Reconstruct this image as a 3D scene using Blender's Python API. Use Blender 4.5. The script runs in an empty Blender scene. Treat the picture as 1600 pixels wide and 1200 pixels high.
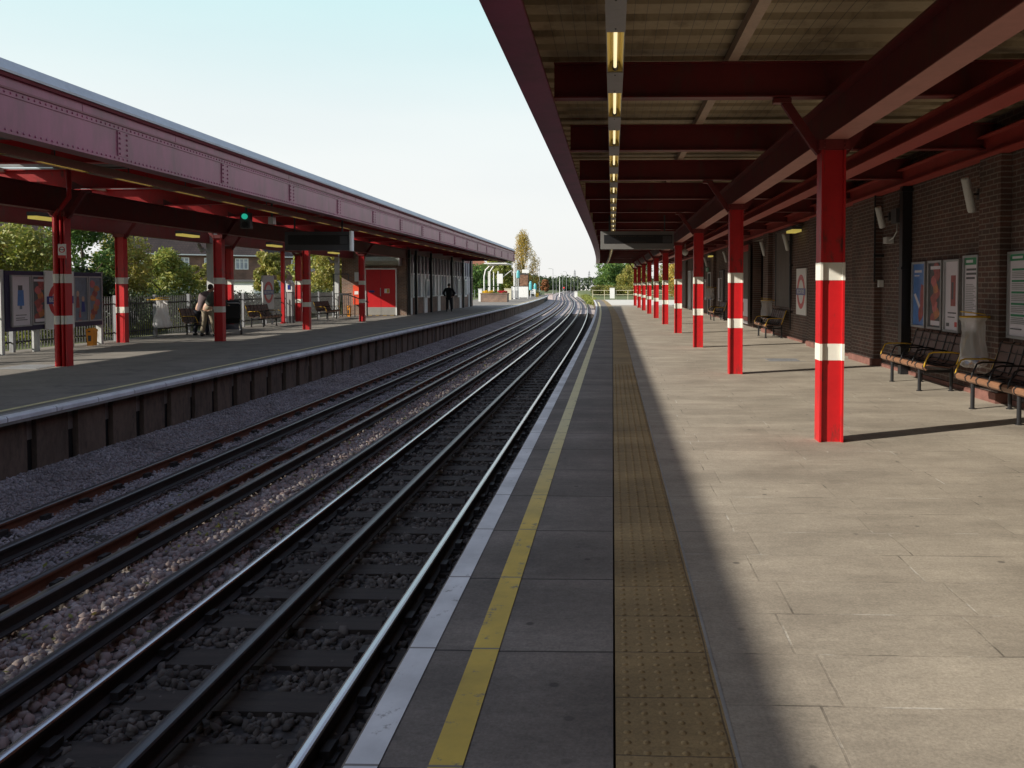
import bpy, math, random
import numpy as np
from mathutils import Vector, Matrix
random.seed(7)
RNG = np.random.default_rng(11)
SC = bpy.context.scene
COL = SC.collection
R = math.radians

# ------------------------------------------------------------------ helpers
def off(y):
    """sideways swing of the railway away from the straight line, in metres"""
    if y < 25: return 0.0
    if y < 150: return -.00026*(y-25)**2
    if y < 190: return -4.0625-.065*(y-150)
    if y < 420:
        t = y-190
        return -6.6625-.065*(t-t*t/460)
    return -14.1375+.012*(y-420)

def ysteps(a, b):
    out = [a]
    while out[-1] < b-1e-6:
        y = out[-1]
        st = 5.0 if y < 20 else 2.5 if y < 170 else 8.0
        out.append(min(b, y+st))
    return out

class MB:
    """collects faces, links them as one mesh"""
    def __init__(s): s.v, s.f, s.m = [], [], []
    def add(s, vs, fs, mi=0):
        b = len(s.v); s.v += [tuple(v) for v in vs]
        s.f += [tuple(i+b for i in f) for f in fs]; s.m += [mi]*len(fs)
        return s
    def box(s, x0, x1, y0, y1, z0, z1, mi=0):
        vs = [(x, y, z) for z in (z0, z1) for y in (y0, y1) for x in (x0, x1)]
        return s.add(vs, [(0,2,3,1),(4,5,7,6),(0,1,5,4),(2,6,7,3),(0,4,6,2),(1,3,7,5)], mi)
    def fbox(s, fr, u0, u1, v0, v1, n0, n1, mi=0):
        """box in a wall frame: fr = (origin, reading direction, outward normal), v is up"""
        O, U, N = fr
        vs = [tuple(O[k]+U[k]*u+N[k]*n+(v if k == 2 else 0) for k in range(3)) for v in (v0, v1) for n in (n0, n1) for u in (u0, u1)]
        return s.add(vs, [(0,2,3,1),(4,5,7,6),(0,1,5,4),(2,6,7,3),(0,4,6,2),(1,3,7,5)], mi)
    def bar(s, a, b, w, h=None, mi=0, upv=(0,0,1)):
        h = h or w; a = Vector(a); b = Vector(b); d = (b-a).normalized()
        u = Vector(upv)
        if abs(d.dot(u)) > .98: u = Vector((1,0,0))
        r = d.cross(u).normalized()*w/2; t = r.cross(d).normalized()*h/2
        vs = [p+sx*r+sz*t for p in (a, b) for sz in (-1, 1) for sx in (-1, 1)]
        return s.add(vs, [(0,2,3,1),(4,5,7,6),(0,1,5,4),(2,6,7,3),(0,4,6,2),(1,3,7,5)], mi)
    def tube(s, pts, rad, n=8, mi=0, cap=True):
        pts = [Vector(p) for p in pts]
        rs = list(rad) if hasattr(rad, '__len__') else [rad]*len(pts)
        vs = []; prev = None
        for i, p in enumerate(pts):
            d = (pts[min(i+1, len(pts)-1)]-pts[max(i-1, 0)]).normalized()
            if prev is None:
                u = Vector((0,0,1)) if abs(d.z) < .9 else Vector((1,0,0))
                r = d.cross(u).normalized()
            else:
                r = (prev-d*prev.dot(d)).normalized()
            prev = r; t = d.cross(r)
            for k in range(n):
                a = 2*math.pi*k/n
                vs.append(p+(r*math.cos(a)+t*math.sin(a))*rs[i])
        fs = [(i*n+k, i*n+(k+1) % n, (i+1)*n+(k+1) % n, (i+1)*n+k) for i in range(len(pts)-1) for k in range(n)]
        if cap: fs += [tuple(reversed(range(n))), tuple(range((len(pts)-1)*n, len(pts)*n))]
        return s.add(vs, fs, mi)
    def lathe(s, prof, c=(0,0,0), n=16, mi=0, wob=0.0):
        vs = []
        for i, (r, z) in enumerate(prof):
            for k in range(n):
                a = 2*math.pi*k/n
                rr = r*(1+wob*math.sin(k*2.7+i*1.3)*(random.random()*.6+.4))
                vs.append((c[0]+rr*math.cos(a), c[1]+rr*math.sin(a), c[2]+z))
        fs = [(i*n+k, i*n+(k+1) % n, (i+1)*n+(k+1) % n, (i+1)*n+k) for i in range(len(prof)-1) for k in range(n)]
        fs += [tuple(reversed(range(n))), tuple(range((len(prof)-1)*n, len(prof)*n))]
        return s.add(vs, fs, mi)
    def prism(s, poly, ext, mi=0):
        """poly: list of 3-D points, ext: extrusion vector"""
        n = len(poly); e = Vector(ext)
        vs = [Vector(p) for p in poly]+[Vector(p)+e for p in poly]
        fs = [tuple(reversed(range(n))), tuple(range(n, 2*n))]+[(k, (k+1) % n, n+(k+1) % n, n+k) for k in range(n)]
        return s.add(vs, fs, mi)
    def sweep(s, prof, y0, y1, lat=0.0, curve=True, mis=None, cap=True, ys=None):
        """profile (x, z), counter-clockwise looking along +y, swept along the line"""
        ys = ys or (ysteps(y0, y1) if curve else [y0, y1]); n = len(prof); b = len(s.v)
        for y in ys:
            o = lat+(off(y) if curve else 0)
            s.v += [(x+o, y, z) for x, z in prof]
        for i in range(len(ys)-1):
            for k in range(n):
                k2 = (k+1) % n
                s.f.append((b+i*n+k, b+(i+1)*n+k, b+(i+1)*n+k2, b+i*n+k2)); s.m.append(mis[k] if mis else 0)
        if cap:
            s.f.append(tuple(b+k for k in range(n))); s.m.append(0)
            s.f.append(tuple(b+(len(ys)-1)*n+k for k in reversed(range(n)))); s.m.append(0)
        return s
    def sheet(s, prof, y0, y1, lat=0.0, curve=True, mi=0, ys=None):
        ys = ys or (ysteps(y0, y1) if curve else [y0, y1]); n = len(prof); b = len(s.v)
        for y in ys:
            o = lat+(off(y) if curve else 0)
            s.v += [(x+o, y, z) for x, z in prof]
        for i in range(len(ys)-1):
            for k in range(n-1):
                s.f.append((b+i*n+k, b+i*n+k+1, b+(i+1)*n+k+1, b+(i+1)*n+k)); s.m.append(mi)
        return s
    def dome(s, c, r, h, nrm=(0,0,1), n=6, mi=0):
        nv = Vector(nrm); u = nv.orthogonal().normalized(); w = nv.cross(u); c = Vector(c)
        vs = [c+(u*math.cos(2*math.pi*k/n)+w*math.sin(2*math.pi*k/n))*r for k in range(n)]
        vs += [c+nv*h*.8+(u*math.cos(2*math.pi*k/n)+w*math.sin(2*math.pi*k/n))*r*.6 for k in range(n)]
        vs.append(c+nv*h)
        fs = [(k, (k+1) % n, n+(k+1) % n, n+k) for k in range(n)]+[(n+k, n+(k+1) % n, 2*n) for k in range(n)]
        return s.add(vs, fs, mi)
    def ring(s, fr, cu, cv, r0, r1, n0, n1, n=32, mi=0):
        O, U, N = fr
        P = lambda r, a, d: tuple(O[k]+U[k]*(cu+r*math.cos(a))+N[k]*d+((cv+r*math.sin(a)) if k == 2 else 0) for k in range(3))
        vs = []
        for k in range(n):
            a = 2*math.pi*k/n
            vs += [P(r0, a, n1), P(r1, a, n1), P(r1, a, n0), P(r0, a, n0)]
        fs = []
        for k in range(n):
            j = (k+1) % n
            for q in range(4):
                fs.append((4*k+q, 4*j+q, 4*j+(q+1) % 4, 4*k+(q+1) % 4))
        return s.add(vs, fs, mi)
    def fpoly(s, fr, pts, n0, n1, mi=0):
        O, U, N = fr
        poly = [tuple(O[k]+U[k]*u+N[k]*n0+(v if k == 2 else 0) for k in range(3)) for u, v in pts]
        return s.prism(poly, [N[k]*(n1-n0) for k in range(3)], mi)
    def build(s, name, mats, parent=None, origin=None, smooth=False, world=True):
        mats = mats if isinstance(mats, (list, tuple)) else [mats]
        o0 = Vector((0,0,0))
        if world:
            p = parent
            while p is not None: o0 += p.location; p = p.parent
            if parent is None and origin is not None: o0 = Vector(origin)
        me = bpy.data.meshes.new(name)
        me.from_pydata([(v[0]-o0.x, v[1]-o0.y, v[2]-o0.z) for v in s.v], [], s.f)
        for m in mats: me.materials.append(m)
        if len(mats) > 1: me.polygons.foreach_set('material_index', s.m)
        if smooth: me.polygons.foreach_set('use_smooth', [True]*len(s.f))
        me.update()
        import bmesh
        if len(s.f) < 60000:
            bm = bmesh.new(); bm.from_mesh(me); bmesh.ops.recalc_face_normals(bm, faces=bm.faces); bm.to_mesh(me); bm.free()
        ob = bpy.data.objects.new(name, me); COL.objects.link(ob)
        if parent is not None: ob.parent = parent
        elif origin is not None: ob.location = origin
        return ob

def np_mesh(name, V, Fq, mat, parent=None, nper=4):
    """fast mesh: V (n,3), Fq (m,nper)"""
    me = bpy.data.meshes.new(name)
    V = np.ascontiguousarray(V, dtype=np.float32); Fq = np.ascontiguousarray(Fq, dtype=np.int32)
    me.vertices.add(len(V)); me.vertices.foreach_set('co', V.ravel())
    me.loops.add(Fq.size); me.loops.foreach_set('vertex_index', Fq.ravel())
    me.polygons.add(len(Fq)); me.polygons.foreach_set('loop_start', np.arange(0, Fq.size, nper, dtype=np.int32))
    me.update(calc_edges=True); me.validate()
    me.materials.append(mat)
    ob = bpy.data.objects.new(name, me); COL.objects.link(ob)
    if parent is not None: ob.parent = parent
    return ob

def tag(o, label=None, cat=None, group=None, kind=None):
    if label: o['label'] = label
    if cat: o['category'] = cat
    if group: o['group'] = group
    if kind: o['kind'] = kind
    return o
def thing(name, label, cat, loc=(0,0,0), group=None, rz=0):
    o = bpy.data.objects.new(name, None); COL.objects.link(o)
    o.location = loc; o.rotation_euler = (0,0,rz); o.empty_display_size = .2
    return tag(o, label, cat, group)
def struct(name, mb, mats, **k):
    return tag(mb.build(name, mats, **k), kind='structure')
def copy_tree(o, parent=None):
    c = o.copy(); COL.objects.link(c); c.parent = parent
    for ch in list(o.children): copy_tree(ch, c)
    return c
def lettering(body, size, m, parent, loc, rot):
    cu = bpy.data.curves.new('lettering', 'FONT'); cu.body = body; cu.size = size; cu.align_x = 'CENTER'; cu.align_y = 'CENTER'; cu.extrude = .001
    t = bpy.data.objects.new('lettering_source', cu); COL.objects.link(t)
    me = bpy.data.meshes.new_from_object(t.evaluated_get(bpy.context.evaluated_depsgraph_get()))
    bpy.data.objects.remove(t)
    me.materials.clear(); me.materials.append(m)
    o = bpy.data.objects.new('lettering', me); COL.objects.link(o); o.parent = parent
    o.location = loc; o.rotation_euler = rot
    return o
ORD = ['nearest', 'second', 'third', 'fourth', 'fifth', 'sixth', 'seventh', 'eighth', 'ninth', 'tenth', 'eleventh', 'twelfth']
# wall frames: on the right-hand wall one reads towards -y, on the left-hand side towards +y
def FR(x, y, z=0): return ((x, y, z), (0,-1,0), (-1,0,0))
def FL(x, y, z=0): return ((x, y, z), (0,1,0), (1,0,0))
def FN(x, y, z=0): return ((x, y, z), (1,0,0), (0,-1,0))

# ------------------------------------------------------------------ materials
def new_mat(name):
    m = bpy.data.materials.new(name); m.use_nodes = True
    nt = m.node_tree; nt.nodes.clear()
    out = nt.nodes.new('ShaderNodeOutputMaterial'); b = nt.nodes.new('ShaderNodeBsdfPrincipled')
    nt.links.new(b.outputs[0], out.inputs[0])
    return m, nt, b, out
def N(nt, t, **k):
    n = nt.nodes.new(t)
    for a, v in k.items():
        if a in n.inputs: n.inputs[a].default_value = v
        else: setattr(n, a, v)
    return n
def ramp(nt, fac, stops):
    r = nt.nodes.new('ShaderNodeValToRGB')
    e = r.color_ramp.elements
    e[0].position, e[0].color = stops[0][0], (*stops[0][1], 1)
    e[1].position, e[1].color = stops[-1][0], (*stops[-1][1], 1)
    for p, c in stops[1:-1]:
        x = e.new(p); x.color = (*c, 1)
    nt.links.new(fac, r.inputs[0]); return r
def mix(nt, fac, a, b, mode='MIX'):
    m = nt.nodes.new('ShaderNodeMix'); m.data_type = 'RGBA'; m.blend_type = mode
    for i, v in ((0, fac), (6, a), (7, b)):
        if isinstance(v, bpy.types.NodeSocket): nt.links.new(v, m.inputs[i])
        elif i == 0: m.inputs[0].default_value = v
        else: m.inputs[i].default_value = (*v, 1)
    return m.outputs[2]
def coords(nt, scale=(1,1,1), order=None, loc=(0,0,0)):
    tc = nt.nodes.new('ShaderNodeTexCoord'); src = tc.outputs['Object']
    if order:
        sp = nt.nodes.new('ShaderNodeSeparateXYZ'); cb = nt.nodes.new('ShaderNodeCombineXYZ')
        nt.links.new(src, sp.inputs[0])
        for i, ax in enumerate(order): nt.links.new(sp.outputs['xyz'.index(ax)], cb.inputs[i])
        src = cb.outputs[0]
    mp = nt.nodes.new('ShaderNodeMapping'); mp.inputs['Scale'].default_value = scale; mp.inputs['Location'].default_value = loc
    nt.links.new(src, mp.inputs[0]); return mp.outputs[0]
def noise(nt, vec, scale, detail=4, rough=.55):
    n = nt.nodes.new('ShaderNodeTexNoise'); n.inputs['Scale'].default_value = scale
    n.inputs['Detail'].default_value = detail; n.inputs['Roughness'].default_value = rough
    nt.links.new(vec, n.inputs['Vector']); return n.outputs['Fac']
def bump(nt, h, b, strength=.3, dist=.01):
    k = nt.nodes.new('ShaderNodeBump'); k.inputs['Strength'].default_value = strength; k.inputs['Distance'].default_value = dist
    nt.links.new(h, k.inputs['Height']); nt.links.new(k.outputs[0], b.inputs['Normal'])
def sc(c, f): return tuple(min(1, v*f) for v in c)
def mat(name, base, rough=.6, metal=0., var=.25, scale=3., bmp=0., stretch=(1,1,1), spec=None, dirt=None):
    m, nt, b, out = new_mat(name)
    v = coords(nt, stretch)
    n1 = noise(nt, v, scale, 5); n2 = noise(nt, v, scale*9, 3)
    mid = nt.nodes.new('ShaderNodeMath'); mid.operation = 'MULTIPLY_ADD'; mid.inputs[1].default_value = .35
    nt.links.new(n2, mid.inputs[0]); 
    sub = nt.nodes.new('ShaderNodeMath'); sub.operation = 'MULTIPLY'; sub.inputs[1].default_value = .65
    nt.links.new(n1, sub.inputs[0]); nt.links.new(sub.outputs[0], mid.inputs[2])
    r = ramp(nt, mid.outputs[0], [(.3, sc(base, 1-var)), (.7, sc(base, 1+var))])
    c = r.outputs[0]
    if dirt:
        d = ramp(nt, noise(nt, coords(nt, (1,1,.35)), dirt[1], 6, .65), [(dirt[2] if len(dirt) > 2 else .52, (0,0,0)), (.7, (1,1,1))])
        c = mix(nt, d.outputs[0], c, dirt[0])
    nt.links.new(c, b.inputs['Base Color'])
    b.inputs['Roughness'].default_value = rough; b.inputs['Metallic'].default_value = metal
    if spec is not None: b.inputs['Specular IOR Level'].default_value = spec
    if bmp: bump(nt, mid.outputs[0], b, bmp)
    return m
def glow(name, col, strength):
    m, nt, b, out = new_mat(name)
    b.inputs['Base Color'].default_value = (*col, 1); b.inputs['Emission Color'].default_value = (*col, 1)
    b.inputs['Emission Strength'].default_value = strength; return m
def brick_mat(name, order, c1, c2, mortar, w=.225, h=.075, gap=.01, rough=.85):
    m, nt, b, out = new_mat(name)
    v = coords(nt, order=order)
    br = nt.nodes.new('ShaderNodeTexBrick'); br.inputs['Scale'].default_value = 1
    br.inputs['Brick Width'].default_value = w; br.inputs['Row Height'].default_value = h
    br.inputs['Mortar Size'].default_value = gap; br.inputs['Mortar Smooth'].default_value = .2
    br.inputs['Color1'].default_value = (*c1, 1); br.inputs['Color2'].default_value = (*c2, 1); br.inputs['Mortar'].default_value = (*mortar, 1)
    br.inputs['Bias'].default_value = -.1
    nt.links.new(v, br.inputs['Vector'])
    n = ramp(nt, noise(nt, v, 1.3, 6, .6), [(.3, (.55,.55,.55)), (.75, (1.25,1.2,1.15))])
    n2 = ramp(nt, noise(nt, v, 40, 3), [(.3, (.75,.75,.75)), (.7, (1.2,1.2,1.2))])
    c = mix(nt, 1, br.outputs['Color'], n.outputs[0], 'MULTIPLY'); c = mix(nt, 1, c, n2.outputs[0], 'MULTIPLY')
    nt.links.new(c, b.inputs['Base Color']); b.inputs['Roughness'].default_value = rough
    inv = nt.nodes.new('ShaderNodeMath'); inv.operation = 'SUBTRACT'; inv.inputs[0].default_value = 1
    nt.links.new(br.outputs['Fac'], inv.inputs[1]); bump(nt, inv.outputs[0], b, .5, .008)
    return m
def slab_mat(name, w, h, offset, c1, c2, joint, gap=.006, spots=.5, rough=.8, jit=.0, order='xyz', stain=(.62,.6,.58), blot=.86, pale=None, loc=(0,0,0)):
    m, nt, b, out = new_mat(name)
    v = coords(nt, order=order, loc=loc)
    br = nt.nodes.new('ShaderNodeTexBrick'); br.inputs['Scale'].default_value = 1; br.offset = offset
    br.inputs['Brick Width'].default_value = w; br.inputs['Row Height'].default_value = h
    br.inputs['Mortar Size'].default_value = gap; br.inputs['Mortar Smooth'].default_value = .3
    br.inputs['Color1'].default_value = (*c1, 1); br.inputs['Color2'].default_value = (*c2, 1); br.inputs['Mortar'].default_value = (*joint, 1)
    if pale:
        jn = ramp(nt, noise(nt, v, 2.3, 4, .6), [(.40, joint), (.46, sc(c1, .9)), (.54, sc(c1, .95)), (.62, pale)])
        nt.links.new(jn.outputs[0], br.inputs['Mortar'])
    # joints wander slightly
    nn = nt.nodes.new('ShaderNodeTexNoise'); nn.inputs['Scale'].default_value = 1.7; nn.inputs['Detail'].default_value = 3
    nt.links.new(v, nn.inputs['Vector'])
    va = nt.nodes.new('ShaderNodeVectorMath'); va.operation = 'MULTIPLY_ADD'; va.inputs[1].default_value = (.03+jit,)*3
    nt.links.new(nn.outputs['Color'], va.inputs[0]); nt.links.new(v, va.inputs[2]); nt.links.new(va.outputs[0], br.inputs['Vector'])
    n = ramp(nt, noise(nt, v, .9, 7, .65), [(.3, stain), (.7, (1.15,1.14,1.12))])
    n2 = ramp(nt, noise(nt, v, 70, 4, .7), [(.25, (.72,.72,.72)), (.75, (1.2,1.2,1.2))])
    c = mix(nt, 1, br.outputs['Color'], n.outputs[0], 'MULTIPLY'); c = mix(nt, 1, c, n2.outputs[0], 'MULTIPLY')
    bl = ramp(nt, noise(nt, coords(nt, (.55,1.6,1), order), 1.1, 8, .72), [(.40, (blot,)*3), (.62, (1.06,1.06,1.06))])
    c = mix(nt, 1, c, bl.outputs[0], 'MULTIPLY')
    gr = ramp(nt, noise(nt, v, 22, 6, .8), [(.34, (blot+.06,)*3), (.6, (1.05,1.05,1.05))])
    c = mix(nt, 1, c, gr.outputs[0], 'MULTIPLY')
    # trodden-in spots
    vo = nt.nodes.new('ShaderNodeTexVoronoi'); vo.inputs['Scale'].default_value = 4.2; nt.links.new(va.outputs[0], vo.inputs['Vector'])
    th = ramp(nt, vo.outputs['Distance'], [(.06, (1,1,1)), (.10, (0,0,0))])
    pick = ramp(nt, noise(nt, v, 1.9, 2), [(.44, (0,0,0)), (.54, (spots,)*3)])
    f = mix(nt, 1, th.outputs[0], pick.outputs[0], 'MULTIPLY')
    c = mix(nt, f, c, sc(joint, .8))
    nt.links.new(c, b.inputs['Base Color']); b.inputs['Roughness'].default_value = rough
    hsum = nt.nodes.new('ShaderNodeMath'); hsum.operation = 'MULTIPLY_ADD'; hsum.inputs[1].default_value = -1.5
    nt.links.new(br.outputs['Fac'], hsum.inputs[0]); nt.links.new(n2.outputs[0], hsum.inputs[2])
    bump(nt, hsum.outputs[0], b, .25, .006)
    return m
def paint_line(name, col, under, wear=.56, old=None):
    m, nt, b, out = new_mat(name)
    v = coords(nt)
    w = ramp(nt, noise(nt, v, 9, 8, .75), [(wear, (0,0,0)), (wear+.09, (1,1,1))])
    t = ramp(nt, noise(nt, v, 2.2, 5, .6), [(.3, sc(col, .62)), (.7, col)])
    tc_ = t.outputs[0]
    if old:
        sy = nt.nodes.new('ShaderNodeSeparateXYZ'); nt.links.new(v, sy.inputs[0])
        mr = nt.nodes.new('ShaderNodeMapRange'); mr.inputs[1].default_value = 5.2; mr.inputs[2].default_value = 9.5; nt.links.new(sy.outputs[1], mr.inputs[0])
        tc_ = mix(nt, mr.outputs[0], tc_, old)
    # joints of the slabs show through the paint
    br = nt.nodes.new('ShaderNodeTexBrick'); br.inputs['Scale'].default_value = 1; br.offset = 0
    br.inputs['Brick Width'].default_value = 50; br.inputs['Row Height'].default_value = .9; br.inputs['Mortar Size'].default_value = .007
    nt.links.new(v, br.inputs['Vector'])
    f = mix(nt, 1, w.outputs[0], br.outputs['Fac'], 'LIGHTEN')
    nt.links.new(mix(nt, f, tc_, under), b.inputs['Base Color']); b.inputs['Roughness'].default_value = .6
    return m
def leaf_mat(name, cols):
    m, nt, b, out = new_mat(name)
    g = nt.nodes.new('ShaderNodeNewGeometry')
    st = [(i/(len(cols)-1), c) for i, c in enumerate(cols)]
    r = ramp(nt, g.outputs['Random Per Island'], st)
    v = coords(nt)
    n = ramp(nt, noise(nt, v, 1.1, 3), [(.35, (.6,.65,.6)), (.65, (1.25,1.2,1.1))])
    c = mix(nt, 1, r.outputs[0], n.outputs[0], 'MULTIPLY')
    nt.links.new(c, b.inputs['Base Color']); b.inputs['Roughness'].default_value = .55
    t = nt.nodes.new('ShaderNodeBsdfTranslucent'); nt.links.new(c, t.inputs[0])
    ms = nt.nodes.new('ShaderNodeMixShader'); ms.inputs[0].default_value = .35
    nt.links.new(b.outputs[0], ms.inputs[1]); nt.links.new(t.outputs[0], ms.inputs[2]); nt.links.new(ms.outputs[0], out.inputs[0])
    return m
def stone_mat(name, cols):
    m, nt, b, out = new_mat(name)
    g = nt.nodes.new('ShaderNodeNewGeometry')
    r = ramp(nt, g.outputs['Random Per Island'], [(i/(len(cols)-1), c) for i, c in enumerate(cols)])
    v = coords(nt)
    n = ramp(nt, noise(nt, v, 1.4, 4), [(.3, (.65,.62,.6)), (.7, (1.2,1.2,1.2))])
    nt.links.new(mix(nt, 1, r.outputs[0], n.outputs[0], 'MULTIPLY'), b.inputs['Base Color']); b.inputs['Roughness'].default_value = .9
    return m
def gravel_mat(name, cols, scale=20):
    m, nt, b, out = new_mat(name)
    v = coords(nt)
    vo = nt.nodes.new('ShaderNodeTexVoronoi'); vo.inputs['Scale'].default_value = scale; nt.links.new(v, vo.inputs['Vector'])
    sp = nt.nodes.new('ShaderNodeSeparateColor'); nt.links.new(vo.outputs['Color'], sp.inputs[0])
    r = ramp(nt, sp.outputs[0], [(i/(len(cols)-1), c) for i, c in enumerate(cols)])
    dk = ramp(nt, vo.outputs['Distance'], [(.25, (1,1,1)), (.7, (.45,.45,.45))])
    n = ramp(nt, noise(nt, v, .8, 5), [(.3, (.7,.68,.66)), (.7, (1.2,1.2,1.2))])
    c = mix(nt, 1, r.outputs[0], dk.outputs[0], 'MULTIPLY'); c = mix(nt, 1, c, n.outputs[0], 'MULTIPLY')
    nt.links.new(c, b.inputs['Base Color']); b.inputs['Roughness'].default_value = .95
    inv = nt.nodes.new('ShaderNodeMath'); inv.operation = 'SUBTRACT'; inv.inputs[0].default_value = 1
    nt.links.new(vo.outputs['Distance'], inv.inputs[1]); bump(nt, inv.outputs[0], b, .35, .03)
    return m

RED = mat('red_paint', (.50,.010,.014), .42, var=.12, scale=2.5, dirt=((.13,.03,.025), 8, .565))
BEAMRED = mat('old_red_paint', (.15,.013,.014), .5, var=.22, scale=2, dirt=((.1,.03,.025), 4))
FLANGE_LIT = mat('bounce_lit_pink', (.40,.17,.145), .6, var=.15, scale=2)  # beam red paled: light bounced off the paving put into the colour
BEAM_LIT = mat('lit_beam_red', (.36,.05,.04), .5, var=.15, scale=2)  # redder copy of the beam red, lit look put into the colour
FASCIA = mat('faded_maroon_paint', (.26,.054,.112), .38, var=.18, scale=1.6, stretch=(1,1,.3), dirt=((.15,.042,.065), 2.2, .44))
FASCIA_DK = mat('maroon_trim_paint', (.16,.03,.045), .5, var=.2)
WHITEB = mat('white_band_paint', (.72,.70,.62), .5, var=.06, dirt=((.4,.36,.3), 7, .6))
ZINC = mat('zinc_flashing', (.42,.45,.5), .5, metal=.2, var=.15, scale=1.2)
CREAM = mat('cream_roof_sheet', (.42,.34,.22), .7, var=.15, scale=1.5, dirt=((.2,.15,.09), 2))
GREYROOF = mat('grey_roof_sheet', (.3,.3,.3), .7, var=.2)
PURLIN = mat('tan_purlin_paint', (.5,.37,.28), .6, var=.2)
TRAY = mat('grey_tray_metal', (.34,.33,.34), .5, var=.12)
TRAYB = mat('tan_tray_metal', (.24,.14,.10), .6, var=.2)
REFL = mat('lamp_reflector', (.62,.48,.16), .4, var=.1)
TUBE = glow('fluorescent_glow', (1,.86,.5), .8)
BULK = glow('yellow_diffuser', (.75,.6,.14), .35)
BLACK = mat('black_metal', (.012,.012,.014), .4, var=.3)
DKGREY = mat('dark_grey_metal', (.06,.06,.065), .5, var=.2)
GALV = mat('galvanised_steel', (.3,.31,.33), .5, metal=.3, var=.15, dirt=((.18,.17,.16), 4))
MIDGREY = mat('grey_paint', (.3,.3,.3), .5, var=.12)
LTGREY = mat('pale_grey_paint', (.55,.56,.55), .5, var=.08, dirt=((.35,.35,.32), 3, .6))
WHITE = mat('white_paint', (.75,.75,.73), .5, var=.06, dirt=((.5,.48,.44), 3, .62))
YELLOW = mat('yellow_paint', (.56,.34,.02), .45, var=.1)
ORANGE = mat('orange_plastic', (.8,.3,.02), .5, var=.12)
GREEN = mat('green_print', (.03,.24,.11), .5, var=.08)
BLUE = mat('blue_enamel', (.02,.035,.22), .35, var=.06)
REDEN = mat('red_enamel', (.55,.03,.03), .35, var=.08)
INK = mat('ink_print', (.1,.1,.11), .6, var=.2)
SKYBLUE = mat('blue_poster_print', (.08,.2,.5), .3, var=.25, scale=2)
PINKP = mat('pink_poster_print', (.5,.12,.12), .35, var=.3, scale=6)
REDP = mat('dark_red_poster_print', (.3,.06,.05), .35, var=.5, scale=9)
ORANGEP = mat('orange_poster_print', (.45,.16,.05), .35, var=.5, scale=8)
SLATEP = mat('slate_poster_print', (.16,.2,.26), .35, var=.3, scale=5)
SKINP = mat('flesh_poster_print', (.55,.35,.25), .4, var=.15)
PAPER = mat('paper_print', (.66,.62,.68), .35, var=.05)
SILVER = mat('silver_frame', (.4,.41,.42), .4, metal=.5, var=.1)
NAVY = mat('navy_board', (.03,.025,.07), .5, var=.2)
WOOD = mat('brown_bench_wood', (.21,.105,.058), .42, var=.35, scale=6, stretch=(1,.2,1))  # front roll, paler than seat and backrest
WOODDK = mat('dark_bench_wood', (.12,.06,.045), .5, var=.35, scale=6, stretch=(1,.2,1))
SLEEPER = mat('sleeper_timber', (.048,.036,.028), .85, var=.5, scale=7, stretch=(.3,2,1), bmp=.5)
RAILBODY = mat('dark_rail_steel', (.028,.022,.02), .7, var=.4, scale=5)
RAILRUST = mat('rusty_rail_steel', (.15,.055,.028), .85, var=.4, scale=6, stretch=(1,.4,1))
RAILTOP = mat('polished_rail_steel', (.55,.56,.58), .24, metal=1., var=.12, scale=4, stretch=(3,.1,1))
CONDTOP = mat('conductor_rail_steel', (.10,.10,.105), .36, metal=.7, var=.3, scale=4, stretch=(3,.15,1))
CERAMIC = mat('insulator_ceramic', (.25,.23,.2), .4)
ASPHALT = mat('platform_asphalt', (.21,.19,.165), .9, var=.25, scale=1.2, bmp=.15, dirt=((.13,.12,.11), 1.5))
PALECONC = mat('pale_concrete', (.60,.57,.50), .85, var=.15, scale=1.5, bmp=.1)
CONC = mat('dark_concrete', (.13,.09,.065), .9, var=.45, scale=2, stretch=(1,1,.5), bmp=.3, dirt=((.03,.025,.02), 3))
CONCDK = mat('near_black_concrete', (.02,.018,.016), .95, var=.3)  # near black base colour between the wall ribs
CONCLT = mat('coping_concrete', (.3,.29,.27), .85, var=.25, bmp=.2)
EDGESLAB = slab_mat('edge_paving', 60, .9, 0, (.235,.205,.18), (.27,.238,.21), (.06,.052,.045), .008, spots=.7, blot=.72, loc=(20,0,0))
PAVE = slab_mat('platform_paving', .9, .45, .1, (.375,.332,.27), (.42,.374,.305), (.19,.168,.137), .006, spots=.95, stain=(.74,.72,.70), blot=.80, pale=(.56,.53,.47))
TACT = slab_mat('tactile_paving', .42, .4, 0, (.37,.26,.115), (.42,.30,.14), (.17,.12,.065), .004, spots=.4, blot=.78, loc=(-.004,0,0))
WHITELINE = paint_line('white_edge_paint', (.88,.89,.9), (.22,.2,.19), .6)
YELLOWLINE = paint_line('yellow_line_paint', (.80,.56,.07), (.2,.17,.13), .57, old=(.72,.64,.34))
BRICKR = brick_mat('dark_red_brick', 'yzx', (.125,.064,.052), (.085,.056,.05), (.205,.18,.162))
BRICKRX = brick_mat('dark_red_brick_side', 'xzy', (.125,.064,.052), (.085,.056,.05), (.205,.18,.162))
BRICKB = brick_mat('brown_brick', 'xzy', (.26,.15,.10), (.18,.11,.085), (.30,.26,.22))
BRICKBY = brick_mat('brown_brick_side', 'yzx', (.26,.15,.10), (.18,.11,.085), (.30,.26,.22))
HBRICK = brick_mat('house_brick', 'xzy', (.22,.10,.07), (.16,.08,.06), (.25,.2,.17))
HBRICKY = brick_mat('house_brick_side', 'yzx', (.22,.10,.07), (.16,.08,.06), (.25,.2,.17))
PLINTH = mat('red_plinth_brick', (.17,.075,.058), .85, var=.35, scale=6)
HTILE = slab_mat('house_roof_tile', .3, .25, .5, (.065,.045,.04), (.085,.058,.05), (.035,.03,.03), .02, spots=0, order='xzy')
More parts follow.
